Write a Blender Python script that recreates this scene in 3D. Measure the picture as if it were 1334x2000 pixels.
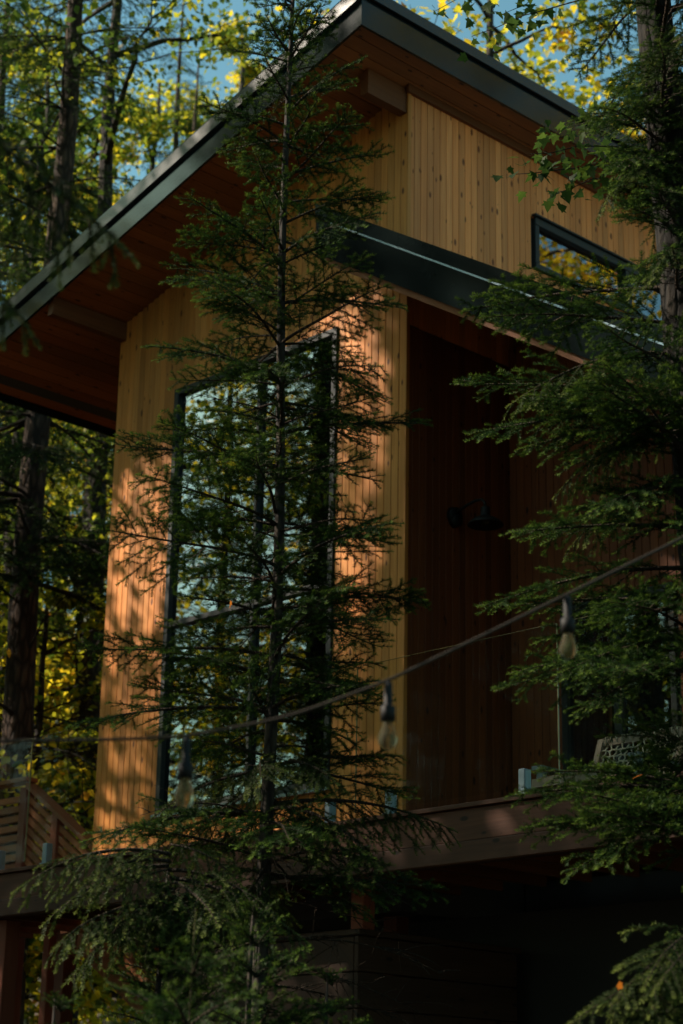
import bpy, math, random
import numpy as np
from mathutils import Vector, Matrix, Quaternion

for o in list(bpy.data.objects): bpy.data.objects.remove(o)
S = bpy.context.scene
COL = S.collection
rad = math.radians

# ------------------------------------------------------------------ camera
FPX = 3821.0
YAW, PITCH, ROLL = rad(135.868), rad(18.026), rad(1.085)
CAM = np.array([0.0, 0.0, 1.6])
_F = np.array([math.cos(YAW)*math.cos(PITCH), math.sin(YAW)*math.cos(PITCH), math.sin(PITCH)])
_r = np.array([math.sin(YAW), -math.cos(YAW), 0.0]); _u = np.cross(_r, _F)
_c, _s = math.cos(ROLL), math.sin(ROLL)
RX = _c*_r + _s*_u; UP = -_s*_r + _c*_u
cd = bpy.data.cameras.new('camera'); cam = bpy.data.objects.new('camera', cd); COL.objects.link(cam)
m = Matrix(((RX[0], UP[0], -_F[0], 0), (RX[1], UP[1], -_F[1], 0), (RX[2], UP[2], -_F[2], 0), (0, 0, 0, 1)))
m.translation = Vector(CAM); cam.matrix_world = m
cd.sensor_fit = 'VERTICAL'; cd.sensor_height = 36.0; cd.lens = FPX/2000*36
cd.clip_start = 0.1; cd.clip_end = 2000
cd.dof.use_dof = True; cd.dof.focus_distance = 11.2; cd.dof.aperture_fstop = 2.8
S.camera = cam
S.render.resolution_x, S.render.resolution_y = 683, 1024

def ray(x, y): return _F + (x-667)/FPX*RX - (y-1000)/FPX*UP
def on_plane(x, y, ax, v):                      # pixel ray meets an axis plane
    d = ray(x, y); return CAM + d*(v-CAM[ax])/d[ax]
def at_dist(x, y, D):                           # pixel ray at a horizontal distance
    d = ray(x, y); return CAM + d*D/math.hypot(d[0], d[1])
def azi(px): return YAW - math.atan((px-667)/FPX/math.cos(PITCH))

# ------------------------------------------------------------------ sky, sun, exposure
SUN = Vector((-0.60, -0.50, 0.64)).normalized()
w = bpy.data.worlds.new('World'); S.world = w; w.use_nodes = True
nt = w.node_tree; bg = nt.nodes['Background']
sky = nt.nodes.new('ShaderNodeTexSky'); sky.sky_type = 'NISHITA'; sky.sun_disc = False
sky.sun_elevation = math.asin(SUN.z); sky.sun_rotation = math.atan2(SUN.x, SUN.y)
sky.air_density = 1.0; sky.dust_density = 1.2; sky.ozone_density = 1.0
mx = nt.nodes.new('ShaderNodeMix'); mx.data_type = 'RGBA'; mx.blend_type = 'MULTIPLY'
mx.inputs['Factor'].default_value = 1.0; mx.inputs['B'].default_value = (0.68, 1.0, 0.79, 1)
nt.links.new(sky.outputs[0], mx.inputs['A']); nt.links.new(mx.outputs['Result'], bg.inputs['Color'])
bg.inputs['Strength'].default_value = 0.10
sl = bpy.data.lights.new('sun', 'SUN'); sl.energy = 5.0; sl.angle = rad(0.55); sl.color = (1.0, 0.87, 0.72)
so = bpy.data.objects.new('sun', sl); COL.objects.link(so)
so.rotation_euler = SUN.to_track_quat('Z', 'Y').to_euler(); so.location = (0, 0, 60)
S.view_settings.view_transform = 'Standard'; S.view_settings.look = 'None'
S.view_settings.exposure = 1.0; S.view_settings.gamma = 1.0
S.render.engine = 'CYCLES'
S.cycles.max_bounces = 4; S.cycles.diffuse_bounces = 2; S.cycles.glossy_bounces = 3; S.cycles.transmission_bounces = 4; S.cycles.transparent_max_bounces = 10; S.cycles.sample_clamp_indirect = 4.0

# ------------------------------------------------------------------ materials
def newmat(name):
    M = bpy.data.materials.new(name); M.use_nodes = True
    t = M.node_tree; t.nodes.clear()
    return M, t, t.nodes.new('ShaderNodeOutputMaterial')
def N(t, typ, ins=None, **kw):
    n = t.nodes.new(typ)
    for k, v in kw.items(): setattr(n, k, v)
    for k, v in (ins or {}).items():
        if hasattr(v, 'is_linked') or isinstance(v, bpy.types.NodeSocket): t.links.new(v, n.inputs[k])
        else: n.inputs[k].default_value = v
    return n
def math_(t, op, a, b=0.0, c=0.0): return N(t, 'ShaderNodeMath', {0: a, 1: b, 2: c}, operation=op).outputs[0]
def mixc(t, f, a, b, mode='MIX'):
    n = N(t, 'ShaderNodeMix', data_type='RGBA', blend_type=mode)
    for k, v in (('Factor', f), ('A', a), ('B', b)):
        sk = [i for i in n.inputs if i.name == k and (k == 'Factor' and i.type == 'VALUE' or k != 'Factor' and i.type == 'RGBA')][0]
        if isinstance(v, bpy.types.NodeSocket): t.links.new(v, sk)
        elif k == 'Factor': sk.default_value = v
        else: sk.default_value = (*v, 1) if len(v) == 3 else v
    return [o for o in n.outputs if o.type == 'RGBA'][0]
def ramp(t, f, stops):
    n = N(t, 'ShaderNodeValToRGB', {0: f}); e = n.color_ramp.elements
    while len(e) < len(stops): e.new(0.5)
    for i, (p, c) in enumerate(stops): e[i].position = p; e[i].color = (*c, 1)
    return n.outputs[0]

def wood(name, c_dark, c_light, axis='Z', knots=True, rough=0.62, weather=0.0, spec=0.25):
    """boards: grain along axis, tone by board, knots"""
    M, t, out = newmat(name)
    pos = N(t, 'ShaderNodeNewGeometry').outputs['Position']
    sp = N(t, 'ShaderNodeSeparateXYZ', {0: pos})
    rnd = N(t, 'ShaderNodeObjectInfo').outputs['Random']
    if axis == 'Z': u, v = math_(t, 'ADD', sp.outputs[0], sp.outputs[1]), sp.outputs[2]
    elif axis == 'Y': u, v = math_(t, 'ADD', sp.outputs[0], sp.outputs[2]), sp.outputs[1]
    else: u, v = math_(t, 'ADD', sp.outputs[1], sp.outputs[2]), sp.outputs[0]
    off = math_(t, 'MULTIPLY', rnd, 37.0)
    v2 = math_(t, 'ADD', v, off)
    gv = N(t, 'ShaderNodeCombineXYZ', {0: math_(t, 'MULTIPLY', u, 55.0), 1: math_(t, 'MULTIPLY', v2, 1.6), 2: off}).outputs[0]
    g = N(t, 'ShaderNodeTexNoise', {'Vector': gv, 'Scale': 1.0, 'Detail': 5.0, 'Roughness': 0.6, 'Distortion': 0.5}).outputs['Fac']
    col = ramp(t, g, [(0.28, c_dark), (0.72, c_light)])
    tone = N(t, 'ShaderNodeMapRange', {0: rnd, 3: 0.70, 4: 1.16}).outputs[0]
    hue = N(t, 'ShaderNodeTexWhiteNoise', {'W': rnd}, noise_dimensions='1D').outputs['Value']
    col = mixc(t, math_(t, 'MULTIPLY', hue, 0.35), col, (c_light[0]*1.02, c_light[1]*0.78, c_light[2]*0.55))
    col = mixc(t, 1.0, col, N(t, 'ShaderNodeCombineXYZ', {0: tone, 1: tone, 2: tone}).outputs[0], 'MULTIPLY')
    # weather stains: large soft vertical streaks
    st = N(t, 'ShaderNodeTexNoise', {'Vector': N(t, 'ShaderNodeCombineXYZ', {0: math_(t, 'MULTIPLY', u, 5.0), 1: math_(t, 'MULTIPLY', v, 0.7), 2: 3.0}).outputs[0], 'Scale': 1.0, 'Detail': 3.0}).outputs['Fac']
    stm = N(t, 'ShaderNodeMapRange', {0: st, 1: 0.45, 2: 0.75, 3: 0.0, 4: 0.35+weather}).outputs[0]
    col = mixc(t, stm, col, (c_dark[0]*0.75, c_dark[1]*0.72, c_dark[2]*0.8))
    if knots:
        kv = N(t, 'ShaderNodeCombineXYZ', {0: math_(t, 'MULTIPLY', u, 8.0), 1: math_(t, 'MULTIPLY', v2, 3.6), 2: 0.0}).outputs[0]
        vo = N(t, 'ShaderNodeTexVoronoi', {'Vector': kv, 'Scale': 1.0, 'Randomness': 1.0}, voronoi_dimensions='2D')
        pick = N(t, 'ShaderNodeSeparateColor', {0: vo.outputs['Color']})
        size = math_(t, 'MULTIPLY', pick.outputs[1], 0.12)
        k1 = N(t, 'ShaderNodeMapRange', {0: math_(t, 'SUBTRACT', vo.outputs['Distance'], size), 1: -0.03, 2: 0.035, 3: 1.0, 4: 0.0}).outputs[0]
        k1 = math_(t, 'MULTIPLY', k1, math_(t, 'GREATER_THAN', pick.outputs[0], 0.30))
        col = mixc(t, math_(t, 'MULTIPLY', k1, 0.95), col, (c_dark[0]*0.22, c_dark[1]*0.17, c_dark[2]*0.15))
    b = N(t, 'ShaderNodeBump', {'Height': g, 'Strength': 0.25, 'Distance': 0.004})
    p = N(t, 'ShaderNodeBsdfPrincipled', {'Base Color': col, 'Roughness': rough, 'Specular IOR Level': spec, 'Normal': b.outputs[0]})
    t.links.new(p.outputs[0], out.inputs[0]); return M

def plain(name, col, rough=0.5, metal=0.0, spec=0.5, noise=0.0, scale=6.0, bump=0.0):
    M, t, out = newmat(name)
    p = N(t, 'ShaderNodeBsdfPrincipled', {'Base Color': (*col, 1), 'Roughness': rough, 'Metallic': metal, 'Specular IOR Level': spec})
    if noise:
        pos = N(t, 'ShaderNodeNewGeometry').outputs['Position']
        n = N(t, 'ShaderNodeTexNoise', {'Vector': pos, 'Scale': scale, 'Detail': 6.0, 'Roughness': 0.65})
        c = mixc(t, n.outputs['Fac'], tuple(v*(1-noise) for v in col), tuple(min(1, v*(1+noise)) for v in col))
        t.links.new(c, p.inputs['Base Color'])
        rr = N(t, 'ShaderNodeMapRange', {0: n.outputs['Fac'], 3: max(0.05, rough*0.7), 4: min(1, rough*1.35)})
        t.links.new(rr.outputs[0], p.inputs['Roughness'])
        if bump:
            b = N(t, 'ShaderNodeBump', {'Height': n.outputs['Fac'], 'Strength': bump, 'Distance': 0.02})
            t.links.new(b.outputs[0], p.inputs['Normal'])
    t.links.new(p.outputs[0], out.inputs[0]); return M

def foliage(name, c0, c1, transl=0.35, rough=0.45, extra=None, spec=0.3):
    """leaf: tint attribute runs c0 (old) to c1 (young)"""
    M, t, out = newmat(name)
    a = N(t, 'ShaderNodeAttribute', attribute_name='tint').outputs['Fac']
    if extra: col = ramp(t, a, extra)
    else: col = mixc(t, a, c0, c1)
    p = N(t, 'ShaderNodeBsdfPrincipled', {'Base Color': col, 'Roughness': rough, 'Specular IOR Level': spec})
    tr = N(t, 'ShaderNodeBsdfTranslucent', {'Color': col})
    mxs = N(t, 'ShaderNodeMixShader', {0: transl, 1: p.outputs[0], 2: tr.outputs[0]})
    t.links.new(mxs.outputs[0], out.inputs[0]); return M

def bark(name, c0, c1, scale=14.0):
    M, t, out = newmat(name)
    pos = N(t, 'ShaderNodeNewGeometry').outputs['Position']
    mp = N(t, 'ShaderNodeMapping', {'Vector': pos, 'Scale': (scale, scale, scale*0.28)}).outputs[0]
    v = N(t, 'ShaderNodeTexVoronoi', {'Vector': mp, 'Scale': 1.0}, feature='DISTANCE_TO_EDGE').outputs['Distance']
    n = N(t, 'ShaderNodeTexNoise', {'Vector': mp, 'Scale': 1.7, 'Detail': 7.0, 'Roughness': 0.7}).outputs['Fac']
    h = math_(t, 'MULTIPLY', math_(t, 'MINIMUM', math_(t, 'MULTIPLY', v, 3.0), 1.0), n)
    col = ramp(t, h, [(0.05, c0), (0.55, c1)])
    b = N(t, 'ShaderNodeBump', {'Height': h, 'Strength': 0.9, 'Distance': 0.03})
    p = N(t, 'ShaderNodeBsdfPrincipled', {'Base Color': col, 'Roughness': 0.85, 'Specular IOR Level': 0.15, 'Normal': b.outputs[0]})
    t.links.new(p.outputs[0], out.inputs[0]); return M

def window_glass(name, refl, tint, k=0.9):
    M, t, out = newmat(name)
    lw = math_(t, 'POWER', N(t, 'ShaderNodeLayerWeight', {'Blend': 0.5}).outputs['Facing'], 3.0)
    f = math_(t, 'ADD', math_(t, 'MULTIPLY', lw, k), refl)
    gl = N(t, 'ShaderNodeBsdfGlossy', {'Color': (0.95, 0.97, 1, 1), 'Roughness': 0.0})
    tr = N(t, 'ShaderNodeBsdfTransparent', {'Color': (*tint, 1)})
    ms = N(t, 'ShaderNodeMixShader', {0: f, 1: tr.outputs[0], 2: gl.outputs[0]})
    t.links.new(ms.outputs[0], out.inputs[0]); return M

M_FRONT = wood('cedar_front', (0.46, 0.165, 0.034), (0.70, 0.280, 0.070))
M_CLER = wood('cedar_clerestory', (0.64, 0.205, 0.058), (0.90, 0.340, 0.110))  # lit copy of the front cedar, the stronger light put in its colour
M_SHADEW = wood('cedar_porch_shaded', (0.12, 0.034, 0.010), (0.21, 0.062, 0.018))  # shaded copy of the same cedar, porch shade put in its colour
M_SOFF = wood('cedar_soffit', (0.19, 0.060, 0.017), (0.33, 0.110, 0.030), axis='Y')  # same cedar, overhang shade and red bounced light put in its colour
M_BEAM = wood('beam_timber', (0.10, 0.032, 0.010), (0.17, 0.058, 0.019), axis='Y', knots=False)
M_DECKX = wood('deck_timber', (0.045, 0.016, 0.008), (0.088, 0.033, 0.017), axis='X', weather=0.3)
M_DECKZ = wood('post_timber', (0.15, 0.036, 0.018), (0.23, 0.062, 0.030), axis='Z', knots=False)
M_STAIR = wood('stair_timber', (0.22, 0.075, 0.030), (0.36, 0.125, 0.048), axis='X', knots=False)
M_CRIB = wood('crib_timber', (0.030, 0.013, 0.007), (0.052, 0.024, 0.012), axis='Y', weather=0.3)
M_METAL = plain('dark_roof_metal', (0.004, 0.008, 0.010), 0.10, 0.0, 0.35, 0.25, 3.0)
M_REFLF = plain('dark_reflection_metal', (0.0030, 0.0045, 0.0050), 0.10, 0.0, 0.08, 0.25, 3.0)  # darker copy of the roof metal, dark tree reflection put in its colour
M_DRIP = plain('roof_edge_metal', (0.014, 0.014, 0.014), 0.22, 0.0, 0.5, 0.3, 5.0)
M_BOUNCE = plain('bounce_roof_metal', (0.42, 0.42, 0.41), 0.45, 0.4, 0.5, 0.15, 2.0)  # unseen top face, made pale to bounce light onto the clerestory
M_FLASH = plain('flashing_metal', (0.20, 0.24, 0.28), 0.25, 0.9)
M_FRAME = plain('window_frame_bronze', (0.016, 0.018, 0.018), 0.5, 0.0, 0.3, 0.15, 8.0)
M_BLACK = plain('black_lamp_metal', (0.009, 0.008, 0.008), 0.65, 0.0, 0.2)
M_GLASS = window_glass('window_glass', 0.19, (0.30, 0.32, 0.32))
M_CLEAR = window_glass('railing_glass', 0.0, (0.93, 0.95, 0.91), 0.07)
M_EDGE = plain('glass_edge', (0.15, 0.13, 0.05), 0.2)
M_CLIP = plain('railing_clamp', (0.16, 0.20, 0.23), 0.4, 0.6, 0.5, 0.2, 9.0)
M_ROOM = plain('room_wall', (0.05, 0.045, 0.04), 0.9)
M_BLOCKW = plain('light_block', (0.035, 0.033, 0.032), 0.9, 0, 0.3, 0.3, 4.0)  # for the added wall that blocks light under the house
M_ROPE = plain('rope', (0.42, 0.36, 0.27), 0.9, 0, 0.2)
M_TEAK = plain('grey_teak', (0.22, 0.16, 0.12), 0.7, 0, 0.3, 0.3, 20.0)
M_GREYM = plain('grey_arm', (0.16, 0.18, 0.20), 0.6, 0, 0.4, 0.2, 14.0)
M_CORD = plain('cord_rubber', (0.030, 0.020, 0.013), 0.7, 0, 0.2)
M_BULB, _t, _o = newmat('bulb_glass')
_g = N(_t, 'ShaderNodeBsdfGlass', {'Color': (0.95, 0.90, 0.75, 1), 'Roughness': 0.05, 'IOR': 1.1})
_d = N(_t, 'ShaderNodeBsdfDiffuse', {'Color': (0.30, 0.26, 0.17, 1)})
_ms = N(_t, 'ShaderNodeMixShader', {0: 0.12, 1: _g.outputs[0], 2: _d.outputs[0]}); _t.links.new(_ms.outputs[0], _o.inputs[0])
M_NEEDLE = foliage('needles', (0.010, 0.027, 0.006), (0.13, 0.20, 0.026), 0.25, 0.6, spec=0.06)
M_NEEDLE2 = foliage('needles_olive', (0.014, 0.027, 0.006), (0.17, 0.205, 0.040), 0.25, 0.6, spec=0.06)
M_TWIG = bark('twig_bark', (0.022, 0.015, 0.010), (0.070, 0.048, 0.032), 60)
M_BARK = bark('bark_conifer', (0.030, 0.020, 0.015), (0.115, 0.072, 0.048))
M_BARKK = bark('bark_black', (0.006, 0.005, 0.004), (0.024, 0.019, 0.014), 18)
M_BARKD = bark('bark_dark', (0.020, 0.016, 0.014), (0.075, 0.058, 0.045), 18)
LEAFSTOPS = [(0.0, (0.030, 0.058, 0.012)), (0.40, (0.085, 0.130, 0.016)), (0.62, (0.46, 0.42, 0.022)), (0.82, (0.80, 0.54, 0.022)), (1.0, (0.42, 0.13, 0.015))]
M_LEAF = foliage('maple_leaf', None, None, 0.68, 0.5, LEAFSTOPS)
M_LITTER, _t, _o = newmat('forest_floor')
_p = N(_t, 'ShaderNodeNewGeometry').outputs['Position']
_n = N(_t, 'ShaderNodeTexNoise', {'Vector': _p, 'Scale': 1.3, 'Detail': 9.0, 'Roughness': 0.75}).outputs['Fac']
_v = N(_t, 'ShaderNodeTexVoronoi', {'Vector': _p, 'Scale': 14.0}).outputs['Color']
_c1 = ramp(_t, _n, [(0.35, (0.020, 0.028, 0.010)), (0.55, (0.060, 0.042, 0.022)), (0.72, (0.11, 0.065, 0.025))])
_c2 = mixc(_t, 0.35, _c1, _v, 'OVERLAY')
_bb = N(_t, 'ShaderNodeBump', {'Height': _n, 'Strength': 0.6, 'Distance': 0.1})
_pp = N(_t, 'ShaderNodeBsdfPrincipled', {'Base Color': _c2, 'Roughness': 0.9, 'Normal': _bb.outputs[0]})
_t.links.new(_pp.outputs[0], _o.inputs[0])

# ------------------------------------------------------------------ mesh helpers
class Acc:
    def __init__(s): s.V, s.T, s.M, s.A, s.n = [], [], [], [], 0
    def add(s, v, t, m=0, a=None):
        v = np.asarray(v, float).reshape(-1, 3); t = np.asarray(t, int).reshape(-1, 3)
        s.V.append(v); s.T.append(t+s.n); s.M.append(np.full(len(t), m, int))
        s.A.append(np.zeros(len(v)) if a is None else np.broadcast_to(np.asarray(a, float), (len(v),)).copy()); s.n += len(v)
    def arrays(s): return np.concatenate(s.V), np.concatenate(s.T), np.concatenate(s.M), np.concatenate(s.A)
    def add_arr(s, arr, mat=None, sub=None):
        v, t, mm, a = arr
        if mat is not None: v = v@mat[:3, :3].T + mat[:3, 3]
        s.V.append(v); s.T.append(t+s.n); s.M.append(mm); s.A.append(a); s.n += len(v)
    def mesh(s, name, mats, smooth=None, keep=None):
        v, t, mm, a = s.arrays()
        me = bpy.data.meshes.new(name)
        me.vertices.add(len(v)); me.vertices.foreach_set('co', v.ravel())
        me.loops.add(len(t)*3); me.loops.foreach_set('vertex_index', t.ravel())
        me.polygons.add(len(t)); me.polygons.foreach_set('loop_start', np.arange(len(t))*3)
        me.polygons.foreach_set('material_index', mm)
        if smooth is not None: me.polygons.foreach_set('use_smooth', np.isin(mm, smooth))
        at = me.attributes.new('tint', 'FLOAT', 'POINT'); at.data.foreach_set('value', a)
        for x in mats: me.materials.append(x)
        me.update(); me.validate(); return me

def tube(pts, radii, sides=6, cap=True):
    pts = np.asarray(pts, float); n = len(pts)
    d = np.gradient(pts, axis=0); d /= np.linalg.norm(d, axis=1)[:, None]+1e-12
    ref = np.array([0, 0, 1.0]) if abs(d[0][2]) < 0.9 else np.array([1.0, 0, 0])
    u = np.cross(d, ref); u /= np.linalg.norm(u, axis=1)[:, None]+1e-12
    w_ = np.cross(d, u); th = np.arange(sides)*2*math.pi/sides
    r = np.asarray(radii, float).reshape(n, 1, 1)
    v = pts[:, None, :] + r*(np.cos(th)[None, :, None]*u[:, None, :] + np.sin(th)[None, :, None]*w_[:, None, :])
    v = v.reshape(-1, 3); i = np.arange(n-1)[:, None]*sides; j = np.arange(sides)[None, :]; j2 = (j+1) % sides
    a, b, c, e = (i+j).ravel(), (i+j2).ravel(), (i+sides+j2).ravel(), (i+sides+j).ravel()
    t = np.concatenate([np.stack([a, b, c], 1), np.stack([a, c, e], 1)])
    if cap:
        v = np.concatenate([v, pts[:1], pts[-1:]]); k = len(v)
        j = np.arange(sides); j2 = (j+1) % sides; o = (n-1)*sides
        t = np.concatenate([t, np.stack([np.full(sides, k-2), j2, j], 1), np.stack([np.full(sides, k-1), o+j, o+j2], 1)])
    return v, t

def link(me, name, parent=None, loc=None):
    o = bpy.data.objects.new(name, me); COL.objects.link(o)
    if parent is not None: o.parent = parent
    if loc is not None: o.location = loc
    return o
def tag(o, label, cat, group=None):
    o['label'] = label; o['category'] = cat
    if group: o['group'] = group
    return o
def thing(name, loc, label, cat, group=None):
    o = bpy.data.objects.new(name, None); COL.objects.link(o); o.location = loc; o.empty_display_size = 0.2
    return tag(o, label, cat, group)
def polymesh(name, v, f, mats, smooth=False):
    me = bpy.data.meshes.new(name); me.from_pydata([tuple(p) for p in v], [], f)
    for x in (mats if isinstance(mats, (list, tuple)) else [mats]): me.materials.append(x)
    if smooth: me.polygons.foreach_set('use_smooth', [True]*len(me.polygons))
    me.update(); return me
def prism(poly, ax, a, b):
    """extrude a polygon (in the two other axes, in order) along axis ax from a to b"""
    n = len(poly); v = []
    for s in (a, b):
        for p in poly:
            q = list(p); q.insert(ax, s); v.append(q)
    f = [tuple(range(n))[::-1], tuple(range(n, 2*n))] + [(i, (i+1) % n, n+(i+1) % n, n+i) for i in range(n)]
    return v, f
def fixn(me):
    import bmesh
    bm = bmesh.new(); bm.from_mesh(me); bmesh.ops.recalc_face_normals(bm, faces=bm.faces); bm.to_mesh(me); bm.free()
def pbox(name, lo, hi, mat, parent=None, bevel=0.004):
    """bevelled box from corner to corner, in parent-free world coordinates"""
    import bmesh
    lo, hi = np.minimum(lo, hi), np.maximum(lo, hi); c = (lo+hi)/2; s = hi-lo
    bm = bmesh.new(); bmesh.ops.create_cube(bm, size=1.0)
    for v in bm.verts: v.co = Vector((v.co.x*s[0], v.co.y*s[1], v.co.z*s[2]))
    if bevel: bmesh.ops.bevel(bm, geom=list(bm.edges), offset=min(bevel, s.min()*0.3), segments=1, affect='EDGES')
    me = bpy.data.meshes.new(name); bm.to_mesh(me); bm.free(); me.materials.append(mat)
    o = bpy.data.objects.new(name, me); COL.objects.link(o)
    put(o, parent, c); return o
def put(o, parent, worldloc, rot=None, scale=None):
    """place in world coordinates under an unrotated parent"""
    p = Vector((0, 0, 0)); q = parent
    while q is not None: p += q.location; q = q.parent
    o.parent = parent; o.location = Vector(worldloc) - p
    if rot is not None: o.rotation_mode = 'QUATERNION'; o.rotation_quaternion = rot
    if scale is not None: o.scale = scale
    return o
def pprism(name, poly, ax, a, b, mat, parent):
    v, f = prism(poly, ax, a, b); c = np.mean(v, axis=0)
    me = polymesh(name, np.array(v)-c, f, mat); fixn(me)
    o = bpy.data.objects.new(name, me); COL.objects.link(o); put(o, parent, c); return o

# plank: width along local X, face at local -Y, unit length along local Z, V-jointed edges
def plank_mesh(wd, th, mat, gap=0.0045, ch=0.003):
    a, b = gap/2, wd-gap/2
    prof = [(a, 0), (a, -th+ch), (a+ch, -th), (b-ch, -th), (b, -th+ch), (b, 0)]
    v = [(x, y, z) for z in (0, 1) for x, y in prof]; n = 6
    f = [tuple(range(n)), tuple(range(2*n-1, n-1, -1))] + [(i, n+i, n+(i+1) % n, (i+1) % n) for i in range(n)]
    me = polymesh('plank', v, f, mat); fixn(me); return me

# ------------------------------------------------------------------ ground
def ground_z(x, y):
    s = -0.718*x + 0.696*y
    h = 0.24*np.maximum(0, s-14.0); h = np.where(h > 0, h*h/(h+0.8), 0)
    h = np.minimum(h, 16+0.02*h)
    return h + 0.18*np.sin(x*0.31+1.3)*np.sin(y*0.27) + 0.07*np.sin(x*1.1)*np.sin(y*0.9+2)
_gx = np.concatenate([np.linspace(-400, -62, 14), np.linspace(-60, 60, 121), np.linspace(62, 400, 14)])
gx, gy = np.meshgrid(_gx, _gx, indexing='ij'); gz = ground_z(gx, gy)
n_ = len(_gx); idx = np.arange(n_*n_).reshape(n_, n_)
a_, b_, c_, d_ = idx[:-1, :-1].ravel(), idx[1:, :-1].ravel(), idx[1:, 1:].ravel(), idx[:-1, 1:].ravel()
ac = Acc(); ac.add(np.stack([gx, gy, gz], -1).reshape(-1, 3), np.concatenate([np.stack([a_, b_, c_], 1), np.stack([a_, c_, d_], 1)]))
g = link(ac.mesh('forest_floor', [M_LITTER], smooth=[0]), 'forest_floor'); g['kind'] = 'structure'

# ------------------------------------------------------------------ cabin
X0, Y0 = -10.2655, 10.661          # front right corner of the tall block
XL, YB, YBACK = -14.11, 11.92, 17.5
DZ = 3.67                          # deck top
PW = 0.0801
SL = 0.285
def soff(x): return 10.234 + SL*(x-X0)
XE, XR, YF = -15.56, -9.93, 9.73   # roof: low eave, high edge, front rake
LY, LS = 9.861, 0.617              # low roof: rake plane and slope
def low(x): return 8.0 - LS*(x+9.73)        # underside of low roof fascia
cabin = thing('cabin', (X0, Y0, DZ), 'cedar-clad cabin with dark metal roof edges, tall window and clerestory above a glass-railed deck', 'cabin')

def part(name, parent, loc):
    o = bpy.data.objects.new(name, None); COL.objects.link(o); put(o, parent, loc); return o
def sheet(name, poly, ax, a, b, mat, parent=cabin): return pprism(name, poly, ax, a, b, mat, parent)

WX0, WX1, WZ0, WZ1 = -13.225, -11.065, 4.315, 8.26   # tall window
# backing walls stand behind the boards
TH = 0.022
fw = part('front_wall', cabin, (XL, Y0, DZ))
def wallbox(name, lo, hi, parent, mat=M_ROOM): return pbox(name, np.array(lo), np.array(hi), mat, parent, 0)
by0, by1 = Y0+TH+0.004, Y0+0.16
wallbox('backing', (XL+0.01, by0, DZ), (WX0, by1, soff(XL)-0.0), fw)
wallbox('backing', (WX1, by0, DZ), (X0-0.01, by1, soff(WX1)), fw)
wallbox('backing', (WX0+0.002, by0, DZ), (WX1-0.002, by1, WZ0), fw)
wallbox('backing', (WX0+0.002, by0, WZ1), (WX1-0.002, by1, soff(WX0)), fw)
pm_front = plank_mesh(PW, TH, M_FRONT)
def vplank(me, x, y, z0, z1, parent, rot=None):
    o = bpy.data.objects.new('plank', me); COL.objects.link(o)
    put(o, parent, (x, y, z0), rot, (1, 1, z1-z0)); return o
k = 0
nx = int(round((X0-XL)/PW))
for i in range(nx):
    x = XL + i*PW; top = soff(x+PW/2)+0.015; xc = x+PW/2
    if WX0-0.03 < xc < WX1+0.03 and not (x+PW*0.5 < WX0 or x+PW*0.5 > WX1):
        vplank(pm_front, x, Y0+TH, DZ+0.01, WZ0, fw); vplank(pm_front, x, Y0+TH, WZ1, top, fw)
    else: vplank(pm_front, x, Y0+TH, DZ+0.01, top, fw)
# right-hand side of the tall block with the clerestory above (faces +x)
RZ = Quaternion((0, 0, 1), math.pi/2)
cw = part('clerestory_wall', cabin, (X0, Y0, 8))
CY0, CY1, CZ0, CZ1 = 12.30, 16.4, 9.10, 9.61         # clerestory window
bx0, bx1 = X0-0.16, X0-TH-0.004
wallbox('backing', (bx0, Y0+0.17, DZ), (bx1, CY0, 10.20), cw)
wallbox('backing', (bx0, CY0, 6.0), (bx1, YBACK, CZ0), cw)
wallbox('backing', (bx0, CY0, CZ1), (bx1, YBACK, 10.20), cw)
pm_cler = plank_mesh(PW, TH, M_CLER); pm_shade = plank_mesh(PW, TH, M_SHADEW)
sw = part('side_wall', cabin, (X0, Y0, DZ))
ny = int((YBACK-Y0)/PW)
for i in range(ny):
    y = Y0 + i*PW; yc = y+PW/2
    if yc < YB: vplank(pm_shade, X0-TH, y, DZ+0.01, 8.04, sw, RZ)
    zb = 8.06
    if CY0 < yc < CY1:
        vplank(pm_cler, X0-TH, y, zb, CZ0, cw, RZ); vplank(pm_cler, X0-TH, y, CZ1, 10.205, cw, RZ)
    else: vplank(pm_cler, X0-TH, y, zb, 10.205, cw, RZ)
# corner boards and frieze trim
sheet('corner_board', [(X0-0.004, Y0-0.008), (X0+0.010, Y0-0.008), (X0+0.010, Y0+0.03), (X0-0.004, Y0+0.03)], 2, DZ+0.01, 10.2, M_FRONT)
sheet('frieze_board', [(X0+0.001, 10.185), (X0+0.035, 10.185), (X0+0.035, soff(X0)+0.03), (X0+0.001, soff(X0)+0.03)], 1, Y0-0.03, YBACK, M_BEAM)
# porch back wall (faces -y), recessed beside the tall block
bw = part('porch_wall', cabin, (X0, YB, DZ))
DX0, DX1, DTOP = -9.725, -8.60, 5.80
XP = -5.6
wallbox('backing', (X0+0.002, YB+TH+0.004, DZ), (DX0, YB+0.16, 7.6), bw)
wallbox('backing', (DX0+0.001, YB+TH+0.004, DTOP), (DX1-0.001, YB+0.16, 7.0), bw)
wallbox('backing', (DX1, YB+TH+0.004, DZ), (XP, YB+0.16, 5.6), bw)
for i in range(int((XP-X0)/PW)):
    x = X0 + 0.012 + i*PW; xc = x+PW/2; top = min(8.2, low(xc)+0.35)
    if DX0 < xc < DX1: vplank(pm_shade, x, YB+TH, DTOP, top, bw)
    else: vplank(pm_shade, x, YB+TH, DZ+0.01, top, bw)
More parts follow.
